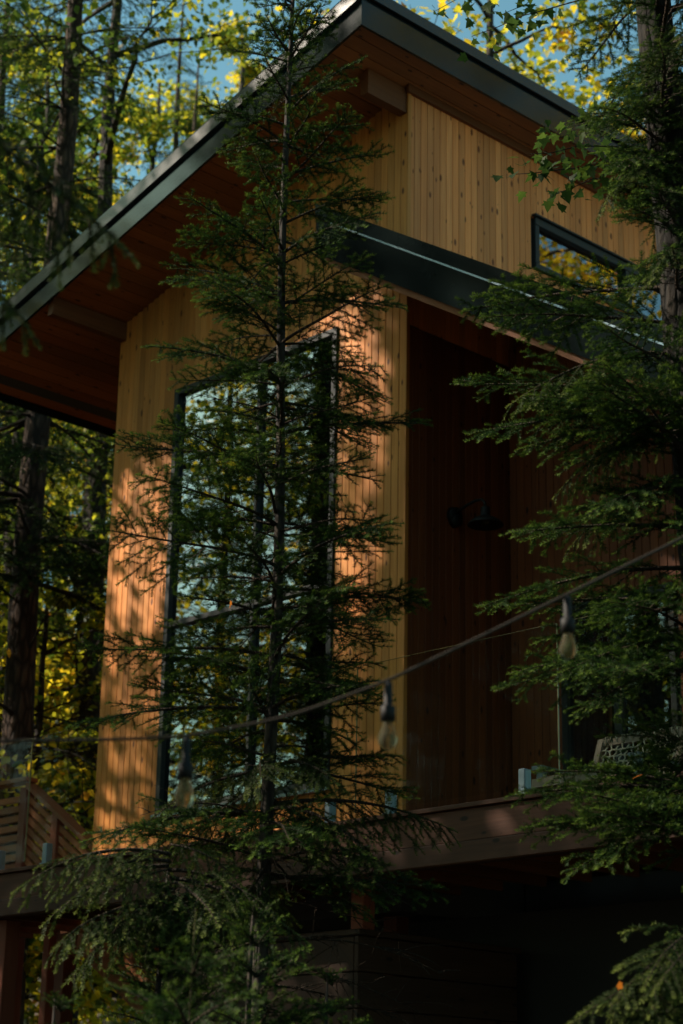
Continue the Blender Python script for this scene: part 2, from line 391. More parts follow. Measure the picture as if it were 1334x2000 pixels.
# remaining outer walls of the house body, closing the rooms
wallbox('rear_wall', (XL, YBACK, 3.0), (XP, YBACK+0.15, 9.0), cabin, M_SHADEW)
wallbox('left_wall', (XL-0.0, Y0+0.17, 3.3), (XL+0.15, YBACK, 9.05), cabin, M_FRONT)
wallbox('room_floor', (XL+0.01, Y0+0.03, 3.3), (X0-0.03, YBACK-0.01, DZ-0.03), cabin)
wallbox('room_floor', (X0+0.0, YB+0.17, 3.3), (XP, YBACK-0.01, DZ-0.03), cabin)
wallbox('right_wall', (XP-0.15, YB+0.17, DZ), (XP, YBACK-0.01, 5.5), cabin, M_SHADEW)
wallbox('light_block_wall', (XL+0.3, Y0+0.6, -0.3), (XP, Y0+0.9, 3.29), cabin, M_BLOCKW)  # added wall, keeps light from behind out of the under-deck space

# ---- tall window
wn = part('tall_window', cabin, (WX0, Y0, WZ0))
FRW = 0.062
yf0, yf1 = Y0-0.02, Y0+0.10
pbox('frame_stile', np.array((WX0+0.002, yf0, WZ0)), np.array((WX0+FRW, yf1, WZ1)), M_FRAME, wn)
pbox('frame_stile', np.array((WX1-FRW, yf0, WZ0)), np.array((WX1-0.002, yf1, WZ1)), M_FRAME, wn)
pbox('frame_rail', np.array((WX0+FRW, yf0+0.003, WZ1-FRW)), np.array((WX1-FRW, yf1, WZ1)), M_FRAME, wn)
pbox('frame_rail', np.array((WX0+FRW, yf0+0.003, WZ0)), np.array((WX1-FRW, yf1, WZ0+FRW)), M_FRAME, wn)
MX, TZ = -12.05, 6.0
pbox('mullion', np.array((MX-0.02, yf0+0.006, WZ0+FRW)), np.array((MX+0.02, yf1, WZ1-FRW)), M_FRAME, wn)
for a, b in ((WX0+FRW, MX-0.02), (MX+0.02, WX1-FRW)):
    pbox('transom', np.array((a, yf0+0.009, TZ-0.025)), np.array((b, yf1, TZ+0.025)), M_FRAME, wn)
    for c, d in ((WZ0+FRW, TZ-0.025), (TZ+0.025, WZ1-FRW)):
        pbox('pane', np.array((a, Y0+0.03, c)), np.array((b, Y0+0.036, d)), M_GLASS, wn, 0)
pbox('sill', np.array((WX0-0.02, Y0-0.05, WZ0-0.035)), np.array((WX1+0.02, Y0+0.02, WZ0-0.003)), M_FLASH, wn)
# ---- clerestory window
cn = part('clerestory_window', cabin, (X0, CY0, CZ0))
xf0, xf1 = X0-0.10, X0+0.025
pbox('frame_rail', np.array((xf0, CY0, CZ1-0.075)), np.array((xf1, CY1, CZ1)), M_FRAME, cn)
pbox('frame_rail', np.array((xf0, CY0, CZ0)), np.array((xf1, CY1, CZ0+0.06)), M_FRAME, cn)
pbox('drip_cap', np.array((X0, CY0-0.03, CZ1+0.002)), np.array((X0+0.05, CY1+0.03, CZ1+0.022)), M_FRAME, cn)
ys = [CY0, 13.66, 15.03, CY1]
for i, y in enumerate(ys):
    wv = 0.055
    a = y if i == 0 else (y-wv if i == len(ys)-1 else y-wv*0.8); b = a+(wv if i in (0, len(ys)-1) else wv*1.6)
    pbox('frame_stile', np.array((xf0, a, CZ0+0.06)), np.array((xf1-0.003, b, CZ1-0.075)), M_FRAME, cn)
for a, b in zip(ys[:-1], ys[1:]):
    pbox('pane', np.array((X0-0.035, a+0.04, CZ0+0.06)), np.array((X0-0.030, b-0.04, CZ1-0.075)), M_GLASS, cn, 0)
# ---- porch door glass
dn = part('porch_door', cabin, (DX0, YB, DZ))
for a, b in ((DX0+0.002, DX0+0.06), (DX1-0.06, DX1-0.002), ((DX0+DX1)/2-0.04, (DX0+DX1)/2+0.04)):
    pbox('frame_stile', np.array((a, YB-0.01, DZ+0.012)), np.array((b, YB+0.09, DTOP-0.07)), M_FRAME, dn)
pbox('frame_rail', np.array((DX0+0.002, YB-0.012, DTOP-0.07)), np.array((DX1-0.002, YB+0.09, DTOP-0.002)), M_FRAME, dn)
for a, b in ((DX0+0.06, (DX0+DX1)/2-0.04), ((DX0+DX1)/2+0.04, DX1-0.06)):
    pbox('pane', np.array((a, YB+0.03, DZ+0.015)), np.array((b, YB+0.036, DTOP-0.07)), M_GLASS, dn, 0)

# ---- main roof: slab, soffit boards, rake and eave fascias
rf = part('roof', cabin, (X0, Y0, 10.25))
RT = 0.26
sheet('roof_slab', [(XE+0.03, soff(XE)+0.03), (XR-0.03, soff(XR)+0.03), (XR-0.03, soff(XR)+RT), (XE+0.03, soff(XE)+RT)], 1, YF+0.03, YBACK+0.6, M_ROOM, rf)
ang = math.atan(SL)
SBW = 0.132; ln = (XR-XE-0.03)/math.cos(ang); nb = int(ln/SBW)
pm_soff = plank_mesh(SBW, 0.018, M_SOFF, 0.007, 0.006)
# plank local: X width, face -Y, Z length  ->  X along slope, face down, Z along +y
ex = Vector((math.cos(ang), 0, math.sin(ang))); ez = Vector((0, 1, 0)); ey = ez.cross(ex)
qs = Matrix((ex, ey, ez)).transposed().to_quaternion()
for i in range(nb):
    x = XE + 0.02 + i*SBW*math.cos(ang)
    if i == 1: continue                                   # dark vent slot near the low eave
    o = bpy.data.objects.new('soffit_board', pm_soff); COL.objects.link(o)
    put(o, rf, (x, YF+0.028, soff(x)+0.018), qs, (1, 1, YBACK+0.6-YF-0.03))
def sl_poly(x0, x1, f, lo, hi): return [(x0, f(x0)+lo), (x1, f(x1)+lo), (x1, f(x1)+hi), (x0, f(x0)+hi)]
sheet('rake_fascia', sl_poly(XE, XR, soff, -0.045, 0.175), 1, YF, YF+0.026, M_METAL, rf)
sheet('rake_cap', sl_poly(XE-0.03, XR+0.03, soff, 0.180, 0.300), 1, YF-0.035, YF+0.06, M_DRIP, rf)
sheet('rake_flashing', sl_poly(XE-0.01, XR+0.01, soff, 0.174, 0.190), 1, YF-0.022, YF+0.01, M_FLASH, rf)
def yz(lo, hi): return [(YF-0.004, lo), (YBACK+0.6, lo), (YBACK+0.6, hi), (YF-0.004, hi)]
sheet('eave_fascia', [(YF-0.003, soff(XR)-0.045), (YBACK+0.6, soff(XR)-0.045), (YBACK+0.6, soff(XR)+0.215), (YF-0.003, soff(XR)+0.215)], 0, XR+0.001, XR+0.028, M_METAL, rf)
sheet('eave_cap', [(YF-0.036, soff(XR)+0.220), (YBACK+0.6, soff(XR)+0.220), (YBACK+0.6, soff(XR)+0.318), (YF-0.036, soff(XR)+0.318)], 0, XR+0.032, XR+0.062, M_DRIP, rf)
sheet('eave_fascia', [(YF-0.003, soff(XE)-0.045), (YBACK+0.6, soff(XE)-0.045), (YBACK+0.6, soff(XE)+0.26), (YF-0.003, soff(XE)+0.26)], 0, XE-0.027, XE-0.001, M_METAL, rf)
sheet('roof_covering', sl_poly(XE-0.02, XR+0.03, soff, 0.302, 0.32), 1, YF-0.03, YBACK+0.6, M_METAL, rf)
# outrigger beams under the front overhang
def outrigger(x, wd, dp, y0):
    return pprism('outrigger_beam', [(x-wd/2, soff(x-wd/2)-dp), (x+wd/2, soff(x-wd/2)-dp), (x+wd/2, soff(x+wd/2)+0.004), (x-wd/2, soff(x-wd/2)+0.004)], 1, y0, Y0+0.01, M_BEAM, rf)
outrigger(-14.06, 0.08, 0.15, YF+0.05); outrigger(X0-0.06, 0.09, 0.20, YF+0.46)
# ---- low porch roof
lr = part('porch_roof', cabin, (X0, LY, 8.3))
XA, XB = X0-0.26, -5.2
xs = X0+0.03
sheet('roof_slab', [(xs, low(xs)+0.07), (XB, low(XB)+0.07), (XB, low(XB)+0.40), (xs, low(xs)+0.40)], 1, LY+0.03, YBACK, M_ROOM, lr)
sheet('roof_slab', [(XA, low(XA)+0.07), (xs-0.002, low(xs)+0.07), (xs-0.002, low(xs)+0.40), (XA, low(XA)+0.40)], 1, LY+0.03, Y0-0.03, M_ROOM, lr)
sheet('rake_fascia', sl_poly(XA, XB, low, 0.0, 0.305), 1, LY, LY+0.026, M_REFLF, lr)
sheet('rake_cap', sl_poly(XA-0.004, XB, low, 0.322, 0.445), 1, LY-0.012, LY+0.08, M_REFLF, lr)
sheet('rake_flashing', sl_poly(XA+0.2, XB, low, 0.305, 0.322), 1, LY-0.035, LY+0.02, M_FLASH, lr)
sheet('rake_trim', sl_poly(XA+0.02, XB, low, -0.055, 0.05), 1, LY+0.032, LY+0.07, M_SOFF, lr)
pm_ls = plank_mesh(SBW, 0.018, M_SOFF, 0.007, 0.006)
la = -math.atan(LS); ex = Vector((math.cos(la), 0, math.sin(la))); ey = ez.cross(ex)
ql = Matrix((ex, ey, ez)).transposed().to_quaternion()
for i in range(int((XB-XA)/math.cos(la)/SBW)):
    x = XA + i*SBW*math.cos(la)
    yend = Y0-0.03 if x < X0+0.02 else YB
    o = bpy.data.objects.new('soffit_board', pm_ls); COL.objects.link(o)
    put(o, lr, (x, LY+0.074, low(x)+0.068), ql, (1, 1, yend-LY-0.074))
sheet('roof_covering', sl_poly(XA+0.28, XB, low, 0.402, 0.425), 1, LY+0.085, YBACK, M_BOUNCE, lr)

# ---- wall lamp on the side wall
sc = on_plane(885, 1003, 0, X0+0.0)
lamp = thing('wall_lamp', tuple(sc), 'black gooseneck barn lamp on the shaded cedar side wall', 'wall lamp'); lamp.scale = (1.25, 1.25, 1.25)
a = Acc(); v_, t_ = tube([(0.0, 0, -0.02), (0.035, 0, -0.02)], [0.062, 0.055], 16); a.add(v_, t_)
v_, t_ = tube([(0.0, 0, -0.055), (0.05, 0, -0.055)], [0.045, 0.04], 12); a.add(v_, t_); link(a.mesh('back_plate', [M_BLACK], [0]), 'back_plate', lamp)
a = Acc(); arm = [(0.03, 0, 0.0), (0.12, 0, 0.03), (0.20, 0, 0.045), (0.25, 0, 0.04), (0.275, 0, 0.015), (0.28, 0, -0.02)]
v_, t_ = tube(arm, [0.010]*6, 8); a.add(v_, t_); link(a.mesh('gooseneck', [M_BLACK], [0]), 'gooseneck', lamp)
a = Acc(); pr = [(0.0, 0.030), (-0.055, 0.032), (-0.06, 0.034), (-0.075, 0.070), (-0.095, 0.100), (-0.118, 0.118), (-0.122, 0.112), (-0.10, 0.09), (-0.085, 0.06)]
v_, t_ = tube([(0.28+0.0005*i, 0, -0.02+p[0]) for i, p in enumerate(pr)], [p[1] for p in pr], 24); 
th = np.arange(24)*2*math.pi/24; V_ = []
for zz, rr in pr: V_ += [(0.28+rr*math.cos(q), rr*math.sin(q), -0.02+zz) for q in th]
T_ = []
for i in range(len(pr)-1):
    for j in range(24):
        p0, p1, p2, p3 = i*24+j, i*24+(j+1) % 24, (i+1)*24+(j+1) % 24, (i+1)*24+j; T_ += [(p0, p1, p2), (p0, p2, p3)]
a.add(V_, T_); link(a.mesh('lamp_shade', [M_BLACK], [0]), 'lamp_shade', lamp)
a = Acc(); v_, t_ = tube([(0.28, 0, -0.09), (0.28, 0, -0.12), (0.28, 0, -0.14)], [0.02, 0.028, 0.012], 12); a.add(v_, t_); link(a.mesh('bulb', [M_BULB], [0]), 'bulb', lamp)

# ------------------------------------------------------------------ deck
DY = 9.061
XD0, XD1 = -16.2, -4.6
deck = thing('deck', (-9, DY, DZ), 'raised timber deck with heavy fascia beams on posts under the cabin front', 'deck')
# deck boards run along x; nosing board at the edge
y = DY
nbd = 0
while y < Y0-0.02:
    b = min(y+0.138, Y0-0.02)
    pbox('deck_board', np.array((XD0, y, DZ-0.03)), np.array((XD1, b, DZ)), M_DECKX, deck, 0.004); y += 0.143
y = Y0-0.01
while y < YB-0.05:
    pbox('deck_board', np.array((X0+0.02, y, DZ-0.03)), np.array((XD1, min(y+0.138, YB-0.01), DZ)), M_DECKX, deck, 0.004); y += 0.143
pbox('rim_beam', np.array((XD0, DY+0.03, DZ-0.235)), np.array((-11.2, DY+0.09, DZ-0.032)), M_DECKX, deck, 0.006)
pbox('rim_beam', np.array((-11.195, DY+0.028, DZ-0.235)), np.array((XD1, DY+0.09, DZ-0.032)), M_DECKX, deck, 0.006)
pbox('lower_beam', np.array((XD0, DY-0.012, DZ-0.375)), np.array((-9.6, DY+0.09, DZ-0.239)), M_DECKX, deck, 0.008)
pbox('lower_beam', np.array((-9.595, DY-0.008, DZ-0.375)), np.array((XD1, DY+0.09, DZ-0.239)), M_DECKX, deck, 0.008)
x = XD0+0.2
while x < XD1:
    pbox('joist', np.array((x, DY+0.094, DZ-0.23)), np.array((x+0.045, Y0+0.45, DZ-0.033)), M_BEAM, deck, 0); x += 0.42
pbox('post', np.array((-9.63, 9.50, 3.011)), np.array((-9.51, 9.62, DZ-0.236)), M_DECKZ, deck, 0.006)
for px_, py_ in ((-13.3, DY+0.20), (-5.6, DY+0.2)):
    gz0 = float(ground_z(px_, py_))-0.2
    pbox('post', np.array((px_-0.07, py_-0.07, gz0)), np.array((px_+0.07, py_+0.07, DZ-0.376)), M_DECKZ, deck, 0.006)
for i in range(3):
    pbox('post', np.array((-14.9+i*4.2, Y0+0.25, -0.3)), np.array((-14.76+i*4.2, Y0+0.39, DZ-0.24)), M_DECKZ, deck, 0.006)
# glass railing: clamps at the edge, panes between
gl = [-16.0, -14.33, -12.82, -11.32, -9.86, -8.55, -7.12, -5.8]
clx = [on_plane(px, 1570, 1, DY+0.05)[0] for px in (8, 98, 645, 763, 1025)]
for a0 in clx + [-6.0, -5.2]:
    cl = pbox('railing_clamp', np.array((a0-0.028, DY+0.02, DZ+0.001)), np.array((a0+0.028, DY+0.085, DZ+0.165)), M_CLIP, deck, 0.006)
    pbox('clamp_foot', np.array((a0-0.045, DY+0.012, DZ+0.0005)), np.array((a0+0.045, DY+0.1, DZ+0.012)), M_CLIP, cl, 0.002)
for px0, px1 in ((-330, 60), (75, 355), (365, 695), (706, 1092), (1102, 1500)):
    xa, xb = on_plane(px0, 1500, 1, DY+0.05)[0], on_plane(px1, 1500, 1, DY+0.05)[0]
    pn = pbox('glass_pane', np.array((xa, DY+0.046, DZ+0.05)), np.array((xb, DY+0.056, DZ+1.04)), M_CLEAR, deck, 0)
    pbox('pane_edge', np.array((xb-0.001, DY+0.0455, DZ+0.05)), np.array((xb+0.003, DY+0.0565, DZ+1.04)), M_EDGE, pn, 0)
    pbox('pane_edge', np.array((xa, DY+0.0455, DZ+1.0405)), np.array((xb, DY+0.0565, DZ+1.042)), M_EDGE, pn, 0)

# ------------------------------------------------------------------ timber crib under the deck
crib = thing('timber_crib', (-9.8, 10.2, 0), 'boxed-in timber crib of horizontal boards in shadow under the deck', 'crib')
zt = 2.97; z = zt-0.001
while z > 0.1:
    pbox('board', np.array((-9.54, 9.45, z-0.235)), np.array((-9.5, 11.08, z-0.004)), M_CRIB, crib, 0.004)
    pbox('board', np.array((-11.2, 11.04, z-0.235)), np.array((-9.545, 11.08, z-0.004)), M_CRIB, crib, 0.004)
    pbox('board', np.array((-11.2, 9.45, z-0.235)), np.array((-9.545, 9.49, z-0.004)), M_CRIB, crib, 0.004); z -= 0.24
pbox('top_plate', np.array((-11.22, 9.43, zt)), np.array((-9.47, 11.1, zt+0.04)), M_CRIB, crib, 0.006)

# ------------------------------------------------------------------ stair with slatted railing, left of the cabin
st = thing('stair', (-15.9, 11.2, DZ), 'red-brown timber stair with slatted railing descending beside the cabin', 'stair')
SY = 11.2
pw = on_plane(50, 1600, 1, SY)[0]
pbox('newel_post', np.array((pw-0.055, SY-0.055, 2.4)), np.array((pw+0.055, SY+0.055, 4.93)), M_DECKZ, st, 0.008)
pbox('newel_post', np.array((-17.4, SY-0.055, 2.4)), np.array((-17.29, SY+0.055, 5.0)), M_DECKZ, st, 0.008)
pbox('handrail', np.array((-17.5, SY-0.08, 4.985)), np.array((pw+0.06, SY+0.08, 5.03)), M_STAIR, st, 0.006)
for i in range(9):
    z = 4.86-i*0.095
    pbox('slat', np.array((-17.29, SY-0.018, z-0.062)), np.array((pw-0.057, SY+0.018, z)), M_STAIR, st, 0.003)
ds = (4.33-4.86)/(-14.9+15.73)
rz = lambda x: 4.86+ds*(x-(pw+0.2))
x1 = -13.9
sheet_ = lambda name, lo, hi, y0, y1, xa=pw+0.06, xb=x1: pprism(name, [(xa, rz(xa)+lo), (xb, rz(xb)+lo), (xb, rz(xb)+hi), (xa, rz(xa)+hi)], 1, y0, y1, M_STAIR, st)
sheet_('handrail', -0.03, 0.02, SY-0.07, SY+0.07)
for i in range(7): sheet_('slat', -0.17-i*0.10, -0.105-i*0.10, SY-0.018, SY+0.018)
sheet_('stringer', -1.05, -0.80, SY-0.03, SY+0.03)
pxx = -15.38
pbox('newel_post', np.array((pxx-0.05, SY-0.05, 2.2)), np.array((pxx+0.05, SY+0.05, rz(pxx)-0.01)), M_DECKZ, st, 0.008)
for i in range(8):
    xx = pw+0.1+i*0.25; zz = rz(xx)-0.92
    pbox('tread', np.array((xx, SY+0.035, zz-0.04)), np.array((xx+0.28, SY+0.95, zz)), M_STAIR, st, 0.004)
pbox('landing', np.array((-17.5, SY+0.06, DZ+0.2)), np.array((pw+0.1, SY+1.2, DZ+0.24)), M_STAIR, st, 0.004)

# ------------------------------------------------------------------ lounge chair with woven back
_cc = on_plane(1238, 1480, 1, 11.25)
ch = thing('lounge_chair', (_cc[0]+0.06, 10.9, DZ), 'grey teak lounge chair with woven rope back on the deck', 'chair')
def cbar(name, p, q, wd, th_, mat, parent=None):
    """rectangular bar in chair coordinates"""
    p, q = Vector(p), Vector(q); d = q-p; L = d.length; z = d.normalized()
    x = Vector((1, 0, 0)) if abs(z.x) < 0.9 else Vector((0, 1, 0)); y = z.cross(x).normalized(); x = y.cross(z)
    v, f = prism([(-wd/2, -th_/2), (wd/2, -th_/2), (wd/2, th_/2), (-wd/2, th_/2)], 2, 0, L)
    me = polymesh(name, v, f, mat); fixn(me); o = link(me, name, parent or ch)
    o.matrix_local = Matrix.Translation(p) @ Matrix((x, y, z)).transposed().to_4x4(); return o
HW = 0.36
bt, bb_ = Vector((0, 0.42, 0.80)), Vector((0, 0.20, 0.34))
for s in (-1, 1):
    cbar('back_post', bb_+Vector((s*HW, 0, -0.06)), bt+Vector((s*HW, 0, 0.02)), 0.045, 0.05, M_TEAK)
    cbar('leg', (s*(HW+0.05), -0.26, 0), (s*(HW+0.05), -0.26, 0.50), 0.05, 0.06, M_GREYM)
    cbar('leg', (s*(HW+0.05), 0.30, 0), (s*(HW+0.05), 0.30, 0.50), 0.05, 0.06, M_GREYM)
    cbar('arm', (s*(HW+0.05), -0.32, 0.517), (s*(HW+0.05), 0.36, 0.517), 0.09, 0.03, M_GREYM)
    cbar('seat_rail', (s*HW, -0.42, 0.38), (s*HW, 0.28, 0.30), 0.04, 0.06, M_TEAK)
cbar('back_rail', bt+Vector((-HW, 0, 0)), bt+Vector((HW, 0, 0)), 0.05, 0.05, M_TEAK)
cbar('back_rail', bb_+Vector((-HW, 0, 0)), bb_+Vector((HW, 0, 0)), 0.05, 0.05, M_TEAK)
cbar('front_rail', (-HW, -0.42, 0.38), (HW, -0.42, 0.38), 0.05, 0.06, M_TEAK)
for i in range(6): cbar('seat_slat', (-HW, -0.36+i*0.11, 0.39-i*0.011), (HW, -0.36+i*0.11, 0.39-i*0.011), 0.02, 0.09, M_TEAK)
a = Acc()
nv, nh = 14, 9
for i in range(nv):
    xx = -HW+0.05+i*(2*HW-0.1)/(nv-1)
    pts = [bb_+(bt-bb_)*(j/16)+Vector((xx+0.004*math.sin(i*3+j), (0.010 if (j+i) % 2 else -0.010), 0)) for j in range(17)] + [bt+Vector((xx, -0.03, 0.0)), bt+Vector((xx, -0.032, 0.035)), bt+Vector((xx, 0.02, 0.045))]
    a.add(*tube(pts, [0.0062]*len(pts), 5))
for j in range(nh):
    c = bb_+(bt-bb_)*((j+0.7)/nh)
    pts = [c+Vector((-HW+0.02+i*(2*HW-0.04)/27, (-0.009 if (i//2+j) % 2 else 0.009), 0.004*math.sin(i*2+j))) for i in range(28)]
    a.add(*tube(pts, [0.0062]*len(pts), 5))
link(a.mesh('rope_weave', [M_ROPE], [0]), 'rope_weave', ch)
ch.rotation_euler = (0, 0, rad(3))

# ------------------------------------------------------------------ conifer boughs
def frames_polyline(P):
    d = np.gradient(P, axis=0); return d/(np.linalg.norm(d, axis=1)[:, None]+1e-9)
def needles(acc, P, step, nl, wd, rng, t0=0.0, tip=0.5, up=np.array([0, 0, 1.0]), base=0.0, mi=1):
    seg = np.linalg.norm(np.diff(P, axis=0), axis=1); cum = np.concatenate([[0], np.cumsum(seg)]); L = cum[-1]
    n = max(3, int(L*(1-t0)/step)); s = np.linspace(L*t0, L, n)
    C = np.stack([np.interp(s, cum, P[:, i]) for i in range(3)], 1)
    D = frames_polyline(P); D = np.stack([np.interp(s, cum, D[:, i]) for i in range(3)], 1); D /= np.linalg.norm(D, axis=1)[:, None]
    side = np.cross(D, up); side /= np.linalg.norm(side, axis=1)[:, None]+1e-9; nrm = np.cross(side, D)
    outs = []
    for sg in (-1, 1, 0):
        th = rng.normal(0.12, 0.45, n) if sg else rng.normal(1.45, 0.7, n)
        a = rng.uniform(0.75, 1.15, n); l = nl*rng.uniform(0.75, 1.15, n)*np.clip((L-s)/0.02+0.55, 0.4, 1)
        k = sg if sg else 1
        lat = (np.cos(th)*k)[:, None]*side + np.sin(th)[:, None]*nrm
        dr = np.cos(a)[:, None]*D + np.sin(a)[:, None]*lat
        if sg == 0: sel = rng.random(n) < 0.55
        else: sel = np.ones(n, bool)
        b = C[sel]; dr = dr[sel]; l_ = l[sel]; DD = D[sel]
        outs.append((b - DD*wd/2, b + DD*wd/2, b + dr*l_[:, None]))
    tt = np.clip((s/L-0.55)/0.45, 0, 1)*tip + base
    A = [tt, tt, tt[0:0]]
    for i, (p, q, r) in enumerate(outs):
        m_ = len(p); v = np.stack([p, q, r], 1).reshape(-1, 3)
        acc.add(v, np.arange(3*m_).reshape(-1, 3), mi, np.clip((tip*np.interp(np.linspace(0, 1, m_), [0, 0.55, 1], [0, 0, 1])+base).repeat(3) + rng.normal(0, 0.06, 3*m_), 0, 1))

def bough(L, seed, step=0.0048, nl=0.021, wd=0.0046, droop=0.22, rise=0.18, sub=True, tipup=0.05, wood_sides=4, spread=0.46, dense=1.0, hang=0.0):
    """spray of a conifer: axis +X, flat in XY, Z up"""
    rng = np.random.default_rng(seed); acc = Acc()
    t = np.linspace(0, 1, 12); bend = rng.normal(0, 0.07)
    P = np.stack([L*t*0.98, L*(bend*t**2+0.012*np.sin(t*7+seed)), L*(rise*t-droop*t**2+tipup*t**4)], 1)
    acc.add(*tube(P, (0.0035+0.0075*L)*(1-t)**0.8+0.0012, wood_sides), 0)
    D = frames_polyline(P)
    needles(acc, P, step, nl, wd, rng, t0=max(0.0, 1-0.45/max(L, 0.45)), tip=0.75)
    x = 0.10*L+0.02; sgn = 1
    while x < 0.97*L:
        tt = x/L; c = np.array([np.interp(tt, t, P[:, i]) for i in range(3)]); d = np.array([np.interp(tt, t, D[:, i]) for i in range(3)])
        ll = L*spread*(1-tt)**0.75*rng.uniform(0.6, 1.12)*min(1, 0.35+tt*2.2)+0.035
        ang_ = rad(rng.normal(54, 7)); sv = np.array([-d[1], d[0], 0])*sgn
        dr = math.cos(ang_)*d + math.sin(ang_)*sv + np.array([0, 0, rng.normal(0.06, 0.26)-hang])
        dr /= np.linalg.norm(dr); q = np.linspace(0, 1, 6)
        Q = c + ll*q[:, None]*dr + (q**2)[:, None]*(d*0.16*ll + np.array([0, 0, -(0.12+hang*0.9)*ll]))
        acc.add(*tube(Q, 0.0026*(1-q)*(0.5+ll)+0.0009, 3, False), 0)
        needles(acc, Q, step, nl, wd, rng, t0=0.08 if ll < 0.25 else 0.25, tip=0.75*min(1, 0.35+rng.random()))
        if sub and ll > 0.10:
            y = 0.22*ll; s2 = 1 if rng.random() < 0.5 else -1; dq = frames_polyline(Q)
            while y < 0.93*ll:
                if rng.random() < 0.92:
                    u_ = y/ll; c2 = np.array([np.interp(u_, q, Q[:, i]) for i in range(3)]); d2 = np.array([np.interp(u_, q, dq[:, i]) for i in range(3)])
                    l2 = ll*0.42*(1-u_)**0.7*rng.uniform(0.6, 1.1)+0.022
                    sv2 = np.array([-d2[1], d2[0], 0])*s2; r2 = 0.62*d2+0.78*sv2+np.array([0, 0, rng.normal(0.05, 0.28)-hang])
                    r2 /= np.linalg.norm(r2); h = np.linspace(0, 1, 4)
                    H = c2 + l2*h[:, None]*r2 + (h**2)[:, None]*np.array([0, 0, -0.10*l2-hang*0.5*l2])
                    needles(acc, H, step, nl*0.95, wd, rng, tip=0.7*rng.random())
                s2 = -s2; y += rng.uniform(0.026, 0.042)/dense
        sgn = -sgn; x += rng.uniform(0.026, 0.045)/dense
    return acc
def dead_bough(L, seed):
    rng = np.random.default_rng(seed); acc = Acc(); t = np.linspace(0, 1, 10)
    P = np.stack([L*t, L*0.08*np.sin(t*4+seed)*t, L*(0.1*t-0.25*t**2)], 1)
    acc.add(*tube(P, 0.006*(1-t)+0.0012, 4), 0)
    for i in range(int(L*22)):
        tt = rng.uniform(0.2, 1); c = np.array([np.interp(tt, t, P[:, k]) for k in range(3)])
        d = np.array([rng.uniform(0.2, 1), rng.normal(0, 0.8), rng.normal(-0.1, 0.35)]); d /= np.linalg.norm(d); l = L*rng.uniform(0.08, 0.38)
        q = np.linspace(0, 1, 5); Q = c + l*q[:, None]*d + np.stack([0*q, 0*q, -0.25*l*q**2], 1) + rng.normal(0, 0.012*l, (5, 3))*q[:, None]
        acc.add(*tube(Q, 0.0024*(1-q)+0.0008, 3, False), 0)
    return acc

LENS = [0.22, 0.36, 0.52, 0.70, 0.90, 1.15, 1.45]
BOUGH, BOUGHH, DEADB = {}, {}, {}
for i, L in enumerate(LENS):
    nvv = 3
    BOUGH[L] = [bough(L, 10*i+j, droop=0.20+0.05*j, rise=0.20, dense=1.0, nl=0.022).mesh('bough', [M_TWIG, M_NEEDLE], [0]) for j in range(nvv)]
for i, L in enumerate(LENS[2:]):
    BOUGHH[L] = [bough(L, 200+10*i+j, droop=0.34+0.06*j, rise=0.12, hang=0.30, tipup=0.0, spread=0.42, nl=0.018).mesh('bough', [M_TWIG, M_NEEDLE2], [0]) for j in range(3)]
for i, L in enumerate((0.35, 0.6, 0.85)): DEADB[L] = [dead_bough(L, 300+7*i+j).mesh('bare_branch', [M_TWIG], [0]) for j in range(2)]
def pick(bank, L): return min(bank, key=lambda k: abs(k-L))

def place_bough(parent, base, azim, pitch, L, rng, bank=BOUGH, roll=None, name='bough'):
    k = pick(bank, L); me = bank[k][rng.integers(len(bank[k]))]
    o = bpy.data.objects.new(name, me); COL.objects.link(o); o.parent = parent
    s = L/k
    M4 = Matrix.Translation(Vector(base)) @ Matrix.Rotation(azim, 4, 'Z') @ Matrix.Rotation(-pitch, 4, 'Y') @ Matrix.Rotation(rng.normal(0, 0.4) if roll is None else roll, 4, 'X') @ Matrix.Diagonal((s, s*(1 if rng.random() < .5 else -1), s, 1))
    o.matrix_local = M4; return o
def bough_to(parent, p0, p1, rng, bank=BOUGH, roll=None):
    """bough whose tip reaches p1 (parent coordinates)"""
    d = Vector(p1)-Vector(p0); L = d.length
    return place_bough(parent, p0, math.atan2(d.y, d.x), math.asin(d.z/L)+0.05, L, rng, bank, roll)

def trunk_mesh(pts, radii, mat, sides=14, seed=0, flare=0.0):
    rng = np.random.default_rng(seed); v, t = tube(pts, radii, sides); v = v + rng.normal(0, 0.025, v.shape)*np.repeat(np.append(np.repeat(radii, sides), [radii[0]*0.1, radii[-1]*0.1]), 1)[:, None]
    a = Acc(); a.add(v, t); return a.mesh('trunk', [mat], [0])

